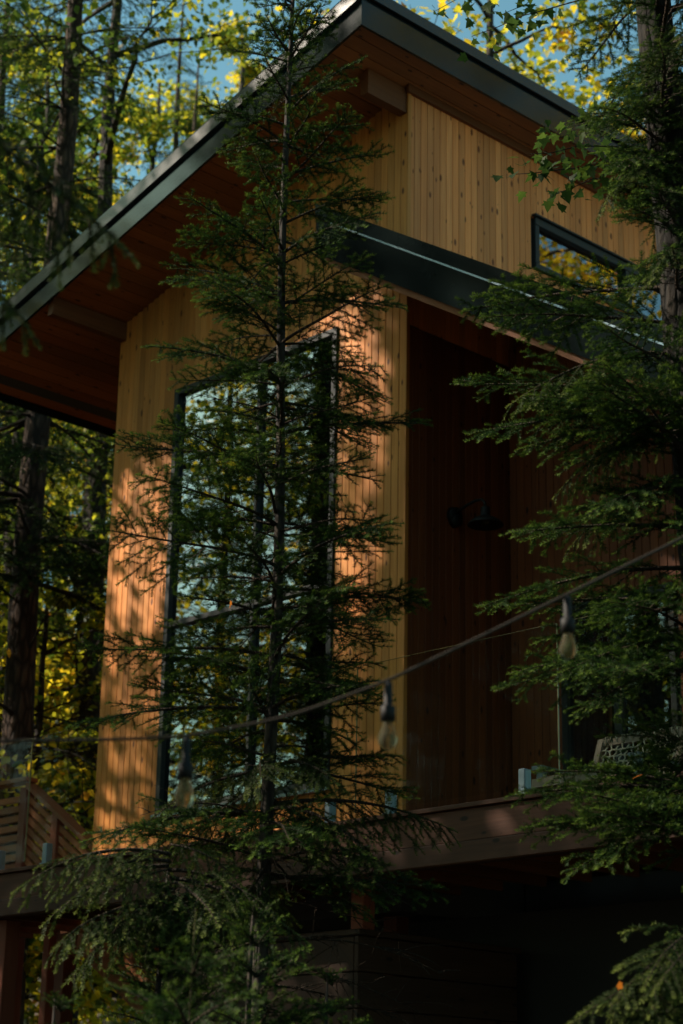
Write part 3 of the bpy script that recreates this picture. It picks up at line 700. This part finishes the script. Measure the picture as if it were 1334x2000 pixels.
# ---- the slender fir in front of the tall window
rng = np.random.default_rng(5)
fx, fy = -7.415, 6.71; fz = float(ground_z(fx, fy))
fir = thing('fir_tree', (fx, fy, fz), 'slender dark fir sapling standing in front of the tall window', 'fir tree')
FT = 8.75
zz = np.linspace(-0.1, FT-fz, 26); tx = 0.012*np.sin(zz*1.7); ty = 0.012*np.cos(zz*1.3)
link(trunk_mesh(np.stack([tx, ty, zz], 1), 0.044*(1-zz/(FT-fz+0.05))**0.75+0.004, M_BARKD, 10, 1), 'trunk', fir)
lenz = ([2.3, 2.9, 3.4, 3.75, 5.14, 6.35, 7.35, 8.1, 8.6, 8.75], [0.75, 0.80, 0.85, 0.90, 0.86, 0.70, 0.46, 0.28, 0.14, 0.06])
z = 2.95; ph = 0.0
while z < FT-0.06:
    L0 = np.interp(z, *lenz); nw = 7 if z < 6.4 else 5
    for k in range(nw):
        az = ph + k*2*math.pi/nw + rng.normal(0, 0.2)
        L = L0*rng.uniform(0.62, 1.22)
        pt = np.interp(z, [2.5, 4, 6, 8, 8.7], [-0.10, 0.02, 0.12, 0.35, 0.8])+rng.normal(0, 0.10)
        place_bough(fir, (0, 0, z-fz+rng.normal(0, 0.05)), az, pt, L, rng, BOUGH if z > 3.5 or rng.random() < .5 else BOUGHH)
    ph += 0.9; z += np.interp(z, [2.5, 6, 8.7], [0.25, 0.27, 0.15])*rng.uniform(0.85, 1.15)
for k in range(16):
    place_bough(fir, (0, 0, rng.uniform(2.2, 3.2)-fz), rng.uniform(0, 6.28), rng.normal(-0.1, 0.15), rng.uniform(0.4, 0.95), rng, DEADB, name='bare_branch')
for k in range(8):
    place_bough(fir, (0, 0, rng.uniform(3.2, 5.6)-fz), rng.uniform(0, 6.28), rng.normal(0.0, 0.1), rng.uniform(0.35, 0.6), rng, DEADB, name='bare_branch')

# ---- the big spruce at the right edge, its boughs reaching in from the right
rb = at_dist(1480, 2000, 9.0)
rx, ry = -5.02, 7.42; rz0 = float(ground_z(rx, ry))
spr = thing('spruce_tree', (rx, ry, rz0), 'large rough-barked spruce trunk with long boughs reaching across the porch', 'spruce tree')
tp = [(1515, 2300), (1435, 1700), (1378, 1100), (1325, 500), (1275, 0), (1245, -300), (1230, -900)]
tpts = [np.array(at_dist(px, py, 9.0))-np.array([rx, ry, rz0]) for px, py in tp]
tpts = [np.array([tpts[0][0]+0.02, tpts[0][1], -0.15])] + tpts
q_ = np.linspace(0, len(tpts)-1, 40); tpp = np.stack([np.interp(q_, range(len(tpts)), [p[i] for p in tpts]) for i in range(3)], 1)
link(trunk_mesh(tpp, np.interp(q_, [0, 1, 4, 7], [0.17, 0.14, 0.105, 0.06]), M_BARKK, 18, 2), 'trunk', spr)
def trunk_at(zw):
    zl = zw-rz0; return np.array([np.interp(zl, tpp[:, 2], tpp[:, 0]), np.interp(zl, tpp[:, 2], tpp[:, 1]), zl])
# (tip pixel x, y, distance of tip, start height above tip in m)
for (tx_, ty_, D, up_) in ((880, 645, 9.4, .02), (930, 635, 8.9, .0),
        (875, 770, 9.0, -.10), (905, 850, 8.8, .1), (985, 700, 8.6, .15), (1020, 770, 8.5, -.05), (1000, 880, 8.7, .2), (1120, 770, 8.2, -.05), (1180, 740, 8.0, -.1), (1050, 920, 9.0, .3), (1110, 930, 8.6, .35),
        (925, 1190, 9.0, .18), (990, 1215, 8.8, .12), (1010, 1060, 9.1, .22), (1080, 1010, 8.9, .25), (1000, 1075, 8.6, .2), (1150, 1000, 8.4, .3), (1040, 1270, 8.8, .25), (1000, 1330, 8.7, .2), (1080, 1320, 8.4, .3), (960, 1370, 9.0, .25), (1110, 1400, 8.6, .35), (1170, 1200, 8.1, .1), (1180, 1330, 8.0, .2),
        (980, 1555, 8.9, .0), (1040, 1515, 8.7, -.05), (1000, 1620, 8.8, .02), (1095, 1570, 8.4, -.08), (1060, 1640, 8.7, .05), (1180, 1610, 8.2, -.05), (1100, 1735, 8.7, .45), (1160, 1700, 8.6, .5),
        (1235, 420, 8.3, .2), (1260, 380, 8.2, .2), (1225, 330, 8.4, .2), (1270, 450, 8.2, .15), (1285, 260, 8.3, .15), (1305, 480, 8.1, .15), (1250, 230, 8.5, .2), (1190, 400, 8.6, .25), (1130, 250, 8.6, .3), (1155, 330, 8.5, .35), (1170, 290, 8.9, .3), (1215, 180, 8.7, .3), (1200, 230, 8.2, .25), (1240, 310, 8.3, .3), (1180, 60, 9.3, .2), (1120, 160, 9.5, .2), (1160, 250, 9.2, .3), (1200, 360, 8.5, .3), (1140, 660, 8.3, .05)):
    tip = at_dist(tx_, ty_, D); b0 = trunk_at(tip[2]+up_)
    bough_to(spr, b0, tip-np.array([rx, ry, rz0]), rng, BOUGHH if rng.random() < .15 else BOUGH, rng.normal(0, 0.18))
z = 2.6
while z < 9.5:                                              # the rest of the whorls, all round
    for k in range(5):
        az = rng.uniform(0, 2*math.pi); L = rng.uniform(0.8, 1.5)
        if math.cos(az)*-RX[0]+math.sin(az)*-RX[1] > 0.25 and z < 8: continue
        if 5.1 < z < 6.35 and math.cos(az)*-RX[0]+math.sin(az)*-RX[1] > -0.3: continue
        if (5.2 < z < 6.35 or 2.9 < z < 3.75) and math.cos(az)*0.56-math.sin(az)*0.83 > -0.2: continue
        place_bough(spr, trunk_at(z), az, rng.normal(-0.06, 0.1), L, rng, BOUGHH if rng.random() < .3 else BOUGH)
    z += 0.22

# ---- young hemlocks low in the frame
def small_conifer(name, loc, H, R, label, seed, bank, zlo=0.25, dz=0.13, nw=7, barkm=M_BARKD):
    rg = np.random.default_rng(seed); z0 = float(ground_z(*loc))
    t_ = thing(name, (loc[0], loc[1], z0), label, 'conifer')
    zs = np.linspace(-0.08, H, 14)
    link(trunk_mesh(np.stack([0.02*np.sin(zs*2), 0.02*np.cos(zs*1.6), zs], 1), 0.012*H*(1-zs/H)**0.8+0.004, barkm, 8, seed), 'trunk', t_)
    z = zlo
    while z < H-0.03:
        f_ = (1-(z/H))**0.7
        for k in range(nw):
            place_bough(t_, (0, 0, z), rg.uniform(0, 6.283), np.interp(z/H, [0, .6, 1], [-0.12, 0.1, 0.7])+rg.normal(0, 0.1), max(0.10, R*f_*rg.uniform(0.6, 1.1)), rg, bank if R*f_ > 0.4 else BOUGH)
        z += dz*rg.uniform(0.8, 1.2)
    return t_
p = at_dist(330, 1700, 8.8); hs = small_conifer('hemlock_sapling', (p[0], p[1]), 2.95, 1.0, 'bushy hemlock sapling below the left end of the deck', 21, BOUGHH, 0.9, 0.10, 9)
p = at_dist(500, 1900, 8.0); small_conifer('hemlock_sapling', (p[0], p[1]), 2.65, 1.05, 'low hemlock sapling at the foot of the slender fir', 22, BOUGHH, 0.6, 0.11, 8)
p = at_dist(650, 1900, 8.6); small_conifer('hemlock_sapling', (p[0], p[1]), 2.45, 0.9, 'hemlock sapling in front of the boxed timber crib', 25, BOUGHH, 0.6)
p = at_dist(120, 1950, 8.0); small_conifer('hemlock_sapling', (p[0], p[1]), 2.25, 0.8, 'hemlock sapling below the slatted stair', 23, BOUGHH, 0.5)
p = at_dist(1400, 1900, 7.6); small_conifer('hemlock_sapling', (p[0], p[1]), 2.62, 0.95, 'hemlock sapling in front of the dark space under the deck', 24, BOUGH, 0.5, 0.15, 6)
hr = bpy.data.objects[[o.name for o in bpy.data.objects if o.get('label', '').startswith('hemlock sapling in front of the dark')][0]]
def tips(t_, lst, D, bank=BOUGHH):
    lo = np.array(t_.location)
    for x_, y_, up_ in lst:
        tp_ = at_dist(x_, y_, D+rng.uniform(-.3, .2))-lo; bough_to(t_, (0, 0, min(tp_[2]+up_, 3.1)), tp_, rng, bank)
tips(hs, ((75, 1725, .12), (10, 1640, .02), (45, 1805, .15), (190, 1800, .15), (230, 1725, .1), (490, 1690, .1), (430, 1765, .15), (150, 1690, .08), (300, 1850, .3), (560, 1740, .1), (420, 1870, .35), (240, 1900, .4), (120, 1880, .3), (620, 1800, .2)), 8.5)
tips(hr, ((1110, 1945, .15), (1180, 1900, .15), (1235, 1850, .12), (1140, 1985, .15), (1270, 1920, .2), (1150, 1960, .1), (1200, 1990, .2), (1290, 1860, .1)), 7.3)
# thin leader shoot
p = at_dist(370, 1990, 6.8); z0 = float(ground_z(p[0], p[1])); tz = at_dist(374, 1775, 6.8)[2]-z0
sh = thing('spruce_seedling', (p[0], p[1], z0), 'thin spruce seedling with a bare upright leader shoot', 'seedling')
acc = Acc(); zs = np.linspace(0, tz, 14); P = np.stack([0.01*np.sin(zs*3), 0*zs, zs], 1); acc.add(*tube(P, 0.008*(1-zs/tz)+0.002, 6), 0)
needles(acc, P, 0.005, 0.011, 0.0026, rng, t0=0.55, tip=0.6, up=np.array([1.0, 0.2, 0]), base=0.35)
link(acc.mesh('leader', [M_TWIG, M_NEEDLE2], [0]), 'leader', sh)
wz = at_dist(370, 1905, 6.8)[2]-z0
for zc, ls in ((wz, 0.17), (wz-0.17, 0.28), (wz-0.36, 0.34), (wz-0.55, 0.4)):
    for k in range(5):
        place_bough(sh, (0, 0, zc), k*1.257+zc*3+0.4, 0.45, ls*rng.uniform(.8, 1.2), rng, BOUGH)

# ---- overhanging tree at the left, boughs close to the lens
p = at_dist(-330, 600, 5.2); lx, ly = p[0], p[1]; lz0 = float(ground_z(lx, ly))
lt = thing('hemlock_tree', (lx, ly, lz0), 'hemlock with drooping boughs hanging out of focus before the roof', 'hemlock tree')
zs = np.linspace(-0.1, 9, 24); link(trunk_mesh(np.stack([0.03*np.sin(zs), 0*zs, zs], 1), 0.11*(1-zs/9.4)+0.02, M_BARK, 12, 4), 'trunk', lt)
for (tx_, ty_, up_) in ((110, 575, .2), (60, 560, .3), (300, 440, .3)):
    tip = at_dist(tx_, ty_, 5.4); bough_to(lt, (0, 0, tip[2]-lz0+up_), tip-np.array([lx, ly, lz0]), rng, BOUGHH)
for k in range(60):
    az = rng.uniform(0, 6.283)
    if math.cos(az-(YAW-1.57)) > -0.1: continue
    place_bough(lt, (0, 0, rng.uniform(1.5, 8.6)), az, -0.05, rng.uniform(0.8, 1.5), rng, BOUGHH)

# ------------------------------------------------------------------ string lights
r_tree = trunk_at(5.6)+np.array([rx, ry, rz0])
cpx = [(-420, 1440, 5.3), (-200, 1452, 5.3), (0, 1447, 5.3), (160, 1446, 5.3), (355, 1440, 5.3), (560, 1402, 5.35), (750, 1333, 5.4), (900, 1262, 5.5), (1110, 1160, 5.7), (1334, 1050, 6.0), (1500, 960, 6.3)]
cp = [np.array(at_dist(*c)) for c in cpx]
sg = thing('string_lights', tuple(cp[4]), 'dark cord of unlit party bulbs strung loosely before the deck', 'string lights')
o0 = cp[4]; q = np.linspace(0, len(cp)-1, 90)
CP = np.stack([np.interp(q, range(len(cp)), [c[i] for c in cp]) for i in range(3)], 1)
for _ in range(6): CP[1:-1] = (CP[:-2]+2*CP[1:-1]+CP[2:])/4
acc = Acc(); acc.add(*tube(CP-o0, [0.0048]*len(CP), 8)); link(acc.mesh('cord', [M_CORD], [0]), 'cord', sg)
def bulb(pt):
    base = pt-o0-np.array([0, 0, 0.018])
    a_ = Acc(); a_.add(*tube([base+np.array([0, 0, 0.012]), base, base+np.array([0, 0, -0.055]), base+np.array([0, 0, -0.06]), base+np.array([0, 0, -0.10])], [0.010, 0.012, 0.012, 0.021, 0.021], 14))
    s_ = link(a_.mesh('socket', [M_BLACK], [0]), 'socket', sg)
    prf = [(-0.10, 0.013), (-0.113, 0.016), (-0.135, 0.023), (-0.150, 0.027), (-0.166, 0.024), (-0.178, 0.013), (-0.181, 0.003)]
    b_ = Acc(); b_.add(*tube([base+np.array([0, 0, a]) for a, _ in prf], [b for _, b in prf], 20)); link(b_.mesh('bulb', [M_BULB], [0]), 'bulb', s_)
for bx in (355, 750, 1110):
    i = min(range(len(CP)), key=lambda j: abs(667+FPX*np.dot(CP[j]-CAM, RX)/np.dot(CP[j]-CAM, _F)-bx)); bulb(CP[i])

# ------------------------------------------------------------------ broadleaf trees
_h = [(0, 0), (0.16, 0.06), (0.42, 0.02), (0.34, 0.22), (0.52, 0.44), (0.26, 0.46), (0.22, 0.62), (0.0, 1.0), (-0.22, 0.62), (-0.26, 0.46), (-0.52, 0.44), (-0.34, 0.22), (-0.42, 0.02), (-0.16, 0.06)]
LEAF = np.array([(x, y, 0.10*abs(x)-0.06*y*y) for x, y in _h]); LC = np.array([[0, 0.4, 0.0]])
LV = np.concatenate([LEAF, LC]); nl_ = len(_h); LT = np.array([(i, (i+1) % nl_, nl_) for i in range(nl_)])
SLV = np.array([(0, 0, 0), (0.38, 0.30, 0.05), (0.22, 0.66, 0.02), (0, 1, -0.05), (-0.22, 0.66, 0.02), (-0.38, 0.30, 0.05)]); SLT = np.array([(0, 1, 5), (1, 2, 5), (2, 4, 5), (2, 3, 4)])
def leaves(acc, C, size, rg, tint, simple=True, mi=1, flat=0.55):
    V0, T0 = (SLV, SLT) if simple else (LV, LT)
    n = len(C); yaw = rg.uniform(0, 6.283, n); tilt = rg.normal(-0.5, flat, n); rl = rg.normal(0, flat, n)
    cy, sy, ct, st_, cr, sr = np.cos(yaw), np.sin(yaw), np.cos(tilt), np.sin(tilt), np.cos(rl), np.sin(rl)
    v = V0[None]*(size*rg.uniform(0.65, 1.25, n))[:, None, None]
    x, y, z = v[..., 0], v[..., 1], v[..., 2]
    x, z = x*cr[:, None]+z*sr[:, None], -x*sr[:, None]+z*cr[:, None]
    y, z = y*ct[:, None]-z*st_[:, None], y*st_[:, None]+z*ct[:, None]
    x, y = x*cy[:, None]-y*sy[:, None], x*sy[:, None]+y*cy[:, None]
    V = np.stack([x, y, z], -1)+C[:, None, :]; k = len(V0)
    acc.add(V.reshape(-1, 3), (T0[None]+np.arange(n)[:, None, None]*k).reshape(-1, 3), mi, np.repeat(tint, k))
def maple(H, zlo, R, seed, nleaf, size=0.10, tmean=0.5, tsd=0.15, simple=True, nlimb=22):
    """returns trunk accumulator, crown accumulator"""
    rg = np.random.default_rng(seed); tr = Acc(); cr = Acc()
    zs = np.linspace(-0.2, H*0.96, 22); wob = np.cumsum(rg.normal(0, 0.035, (22, 2)), 0)*H/18
    P = np.column_stack([wob, zs]); tr.add(*tube(P, 0.0115*H*(1-zs/(H*1.02))**0.85+0.012, 9))
    tips = []
    for i in range(nlimb):
        f = (i+rg.random())/nlimb; z = zlo + (H*0.95-zlo)*f
        b = np.array([np.interp(z, zs, P[:, 0]), np.interp(z, zs, P[:, 1]), z])
        az = i*2.4+rg.normal(0, 0.3); L = R*(math.sin(math.pi*(0.18+0.78*f))**0.8)*rg.uniform(0.75, 1.2); el = rg.uniform(0.1, 0.75)
        q = np.linspace(0, 1, 8); d = np.array([math.cos(az)*math.cos(el), math.sin(az)*math.cos(el), math.sin(el)])
        Q = b + L*q[:, None]*d + np.stack([0*q, 0*q, -0.28*L*q**2], 1) + rg.normal(0, 0.02*L, (8, 3))*q[:, None]
        cr.add(*tube(Q, 0.016*L*(1-q)+0.006, 5), 0)
        for s in range(7):
            u_ = rg.uniform(0.3, 1); c = np.array([np.interp(u_, q, Q[:, k]) for k in range(3)])
            d2 = d*0.6+rg.normal(0, 0.55, 3); d2[2] *= 0.6; d2 /= np.linalg.norm(d2); l2 = L*rg.uniform(0.2, 0.42)
            q2 = np.linspace(0, 1, 5); Q2 = c + l2*q2[:, None]*d2 + rg.normal(0, 0.03*l2, (5, 3))*q2[:, None]
            cr.add(*tube(Q2, 0.010*l2*(1-q2)+0.004, 3, False), 0)
            tips.append((Q2[2], l2*0.34)); tips.append((Q2[4], l2*0.42))
    C = np.array([t_[0] for t_ in tips]); W = np.array([t_[1] for t_ in tips])
    ii = rg.integers(len(C), size=nleaf); CC = C[ii] + rg.normal(0, 1, (nleaf, 3))*np.array([1, 1, 0.5])*W[ii][:, None]
    ct = rg.normal(0, tsd*0.8, len(C))
    tint = np.clip(tmean + ct[ii] + rg.normal(0, tsd*0.6, nleaf), 0, 1)
    leaves(cr, CC, size, rg, tint, simple)
    return tr.mesh('trunk', [M_BARKD], [0]), cr.mesh('crown', [M_BARKD, M_LEAF], [0])
def conifer_tall(H, zlo, R, seed):
    rg = np.random.default_rng(seed); tr = Acc(); cr = Acc()
    zs = np.linspace(-0.2, H, 20); tr.add(*tube(np.column_stack([0.03*np.sin(zs), 0.03*np.cos(zs*.7), zs]), 0.009*H*(1-zs/(H*1.01))**0.8+0.01, 10))
    base = [bough(1.45, 700+seed*10+j, step=0.022, nl=0.055, wd=0.012, droop=0.30, rise=0.10, sub=True, dense=0.42, hang=0.15, spread=0.36).arrays() for j in range(4)]
    z = zlo
    while z < H-0.2:
        L0 = R*(1-(z-zlo)/(H-zlo+0.3))**0.8+0.25
        for k in range(5):
            L = L0*rg.uniform(0.6, 1.15); s = L/1.45
            M4 = Matrix.Translation((0, 0, z+rg.normal(0, .12))) @ Matrix.Rotation(rg.uniform(0, 6.283), 4, 'Z') @ Matrix.Rotation(rg.normal(0.02, 0.1), 4, 'Y') @ Matrix.Rotation(rg.normal(0, .2), 4, 'X') @ Matrix.Scale(s, 4)
            cr.add_arr(base[rg.integers(4)], np.array(M4))
        z += 0.42*rg.uniform(0.8, 1.2)
    return tr.mesh('trunk', [M_BARK], [0]), cr.mesh('crown', [M_TWIG, M_NEEDLE], [0])

KIND = {
 'green': maple(19, 5.0, 3.6, 31, 10000, 0.115, 0.40, 0.14),
 'lime':  maple(18, 4.0, 3.4, 32, 10000, 0.115, 0.58, 0.12),
 'gold':  maple(17, 4.0, 3.4, 33, 10500, 0.118, 0.76, 0.10),
 'under': maple(6.5, 0.7, 2.1, 34, 4200, 0.12, 0.52, 0.16, nlimb=16),
 'shade_canopy': maple(21, 13.2, 3.3, 41, 6500, 0.15, 0.40, 0.14, nlimb=18),  # added maple, high crown shaped to shade the upper front wall
 'undergold': maple(6.0, 0.7, 2.0, 35, 4000, 0.12, 0.72, 0.13, nlimb=16),
 'hemlock': conifer_tall(20, 3.0, 2.6, 36),
 'hemlock2': conifer_tall(17, 1.5, 2.2, 37),
}
LAB = {
 'shade_canopy': ('maple_tree', 'unseen tall maple added for shade, with a high green crown'),
 'green': ('maple_tree', 'maple with dark green leaves'), 'lime': ('maple_tree', 'maple with lime green leaves'), 'gold': ('maple_tree', 'maple with golden yellow leaves'),
 'under': ('understory_maple', 'small bushy maple with green leaves'), 'undergold': ('understory_maple', 'small bushy maple with yellowing leaves'),
 'hemlock': ('hemlock_tree', 'tall dark hemlock'), 'hemlock2': ('hemlock_tree', 'shorter dark hemlock with low branches')}
rngf = np.random.default_rng(99)
def tree(kind, x, y, where, group, sc=None):
    nm, lb = LAB[kind]; z = float(ground_z(x, y))-0.05
    t_ = thing(nm, (x, y, z), lb+' '+where, 'tree', group); s = sc or rngf.uniform(0.85, 1.15)
    t_.scale = (s, s, s); t_.rotation_euler = (0, 0, rngf.uniform(0, 6.283))
    link(KIND[kind][0], 'trunk', t_); link(KIND[kind][1], 'crown', t_); return t_
def polar(px, D): a = azi(px); return D*math.cos(a), D*math.sin(a)
# behind the cabin, in view (pixel column, distance)
for kind, px, D in (('green', 20, 33), ('lime', 130, 38), ('gold', 400, 40), ('green', 265, 33), ('hemlock2', 345, 31), ('lime', 430, 36), ('hemlock', 310, 33), ('gold', 560, 45), 
        ('gold', 830, 34), ('gold', 930, 40), ('gold', 1040, 31), ('lime', 1150, 36), ('gold', 1250, 33), ('lime', 1380, 38), 
        ('lime', -120, 34), ('gold', 90, 48), ('gold', 200, 44),
        ('hemlock', -60, 26), ('hemlock2', 1290, 26)):
    tree(kind, *polar(px, D), 'beyond the low eave and the stair' if px < 240 else ('beyond the sloping rake of the roof' if px < 650 else 'beyond the high roof edge'), 'forest behind the cabin')
for kind, px, D in (('under', 30, 24), ('undergold', 110, 27), ('undergold', 190, 25.5), ('undergold', 60, 31), ('undergold', 150, 32), ('undergold', 230, 33), ('under', -60, 25), ('undergold', -20, 36), ('undergold', 130, 38), ('undergold', 190, 40), ('undergold', 10, 28), ('under', 90, 22.5)):
    tree(kind, *polar(px, D), 'beside and behind the stair', 'undergrowth beyond the stair')
# the tall conifer just left of the cabin, bare lower trunk
bt_ = at_dist(62, 1100, 21.5); bz = float(ground_z(bt_[0], bt_[1]))
big = thing('hemlock_tree', (bt_[0], bt_[1], bz-0.05), 'tall hemlock trunk with bare snapped limbs beside the stair', 'tree')
zs = np.linspace(0, 20, 40)
link(trunk_mesh(np.column_stack([0.05*np.sin(zs*.6), 0.05*np.cos(zs*.5), zs]), 0.20*(1-zs/22)**0.8+0.01, M_BARK, 16, 8), 'trunk', big)
rg = np.random.default_rng(8)
for k in range(26):
    o = place_bough(big, (0, 0, rg.uniform(2.5, 9)), rg.uniform(0, 6.283), rg.normal(0.1, 0.2), rg.uniform(1.2, 2.6), rg, DEADB, name='bare_branch')
cr = Acc(); base = [bough(1.45, 900+j, step=0.014, nl=0.032, wd=0.008, droop=0.30, rise=0.10, dense=0.55, hang=0.2).arrays() for j in range(3)]
z = 6.5
while z < 19.5:
    for k in range(5):
        L = (2.9*(1-(z-6.5)/14)**0.8+0.2)*rg.uniform(.6, 1.1); s = L/1.45
        cr.add_arr(base[rg.integers(3)], np.array(Matrix.Translation((0, 0, z)) @ Matrix.Rotation(rg.uniform(0, 6.283), 4, 'Z') @ Matrix.Rotation(rg.normal(0.05, .1), 4, 'Y') @ Matrix.Scale(s, 4)))
    z += 0.5
link(cr.mesh('crown', [M_TWIG, M_NEEDLE], [0]), 'crown', big)
p = polar(178, 25); z0 = float(ground_z(*p)); th_ = thing('maple_tree', (p[0], p[1], z0-0.05), 'thin straight dark trunk between the stair and the cabin corner', 'tree')
link(KIND['green'][0], 'trunk', th_); link(KIND['green'][1], 'crown', th_)
# maple sprays nearer the roof (star-shaped leaves)
def near_maple(name, px, D, H, label, seed, size=0.085, tm=0.45, R=2.0, zlo=2.5, n=3800):
    x, y = polar(px, D); z0 = float(ground_z(x, y)); t_ = thing(name, (x, y, z0-0.05), label, 'tree')
    a_, b_ = maple(H, zlo, R, seed, n, size, tm, 0.14, simple=False, nlimb=18)
    link(a_, 'trunk', t_); link(b_, 'crown', t_); return t_
near_maple('maple_tree', 30, 25.0, 15.0, 'green maple leaning over the low left end of the roof', 51, 0.10, 0.34, 2.6, 6.5, 4200)
near_maple('maple_tree', 960, 23.0, 16.5, 'bright yellow-green maple rising behind the high roof edge', 52, 0.12, 0.60, 2.8, 9.0, 4200)

x, y = polar(1430, 10.6); z0 = float(ground_z(x, y))
ms_ = thing('maple_sapling', (x, y, z0-0.05), 'leafy maple sapling reaching a star-leaved spray before the clerestory boards', 'tree')
rg = np.random.default_rng(77); lo = np.array([x, y, z0-0.05]); zs = np.linspace(-0.1, 9.2, 16)
link(trunk_mesh(np.column_stack([0.05*np.sin(zs), 0*zs, zs]), 0.05*(1-zs/9.6)+0.008, M_BARKD, 8, 9), 'trunk', ms_)
cr = Acc()
for tx_, ty_, D in ((1000, 345, 10.4), (1040, 300, 10.2), (1090, 380, 10.6), (1060, 280, 10.9), (1130, 330, 10.3), (850, 20, 11.2), (920, 70, 11.0), (980, 30, 11.4), (890, -20, 11.0)):
    e = at_dist(tx_, ty_, D)-lo; b0 = np.array([0.05*math.sin(e[2]-0.3), 0, min(e[2]-0.1, 9.0)])
    q = np.linspace(0, 1, 10); Q = b0+(e-b0)*q[:, None]+np.stack([0*q, 0*q, 0.14*np.sin(q*math.pi)], 1)+rg.normal(0, 0.012, (10, 3))*q[:, None]
    cr.add(*tube(Q, 0.007*(1-q)+0.002, 5), 0)
    n = 34; u_ = rg.uniform(0.55, 1.0, n); C = np.stack([np.interp(u_, q, Q[:, i]) for i in range(3)], 1)+rg.normal(0, 0.07, (n, 3))
    leaves(cr, C, 0.075, rg, np.clip(rg.normal(0.12, 0.08, n), 0, 1), False)
link(cr.mesh('crown', [M_BARKD, M_LEAF], [0]), 'crown', ms_)
# forest round the clearing (shades the cabin, shows in the window reflections)
for kind, az, D in (('hemlock', 157, 24), ('green', 158, 20), ('hemlock2', 163, 13.5), ('lime', 168, 22), ('hemlock', 177, 27), ('hemlock', 181, 23), ('gold', 186, 25), ('hemlock2', 192, 21),
        ('lime', 198, 25), ('green', 205, 19), ('hemlock', 212, 23), ('gold', 220, 27), ('lime', 228, 21), ('green', 238, 25), ('hemlock', 250, 20), ('lime', 265, 24), ('green', 285, 20),
        ('gold', 305, 23), ('hemlock', 325, 19), ('lime', 345, 24), ('green', 15, 27), ('gold', 104, 27), ('gold', 117, 27),
        ('hemlock', 232, 8), ('green', 256, 7), ('hemlock', 285, 7.5), ('green', 320, 8.5), ('lime', 212, 11.5), ('hemlock2', 345, 12),  # unseen trees added near the camera to block sky light
        ('hemlock', 166, 17.5), ('green', 170, 16), ('hemlock', 161, 22), ('shade_canopy', 165.1, 18.3), ('shade_canopy', 166.2, 16.4), ('hemlock', 203, 12.5), ('lime', 172, 31), ('hemlock', 189, 31), ('hemlock', 200, 34), ('green', 179, 34), ('lime', 216, 36), ('hemlock', 176, 17.6)):  # several of these added for shade on front wall, fascia and deck
    tree(kind, D*math.cos(rad(az)), D*math.sin(rad(az)), 'in the ring of forest around the clearing', 'forest around the clearing')

for az, D, sc_ in ((86, 25, 1.4), (80, 28, 1.35), (92, 29, 1.3)):
    tree('gold', D*math.cos(rad(az)), D*math.sin(rad(az)), 'mirrored in the clerestory window', 'maples opposite the clerestory', sc_)
# ------------------------------------------------------------------ orange leaves caught on the boughs
for i, (px, py, D, lb) in enumerate(((1245, 1515, 8.1, 'orange fallen leaf caught on the bough before the chair'), (1206, 1921, 7.3, 'pinkish fallen leaf caught on the lowest right bough'), (451, 1173, 9.3, 'small orange leaf caught in the slender fir'))):
    p = at_dist(px, py, D); a_ = Acc(); leaves(a_, np.zeros((1, 3)), 0.05, np.random.default_rng(i+3), np.array([1.0]), False, 0, 0.9)
    o = link(a_.mesh('fallen_leaf', [M_LEAF]), 'fallen_leaf', None, tuple(p)); tag(o, lb, 'leaf')
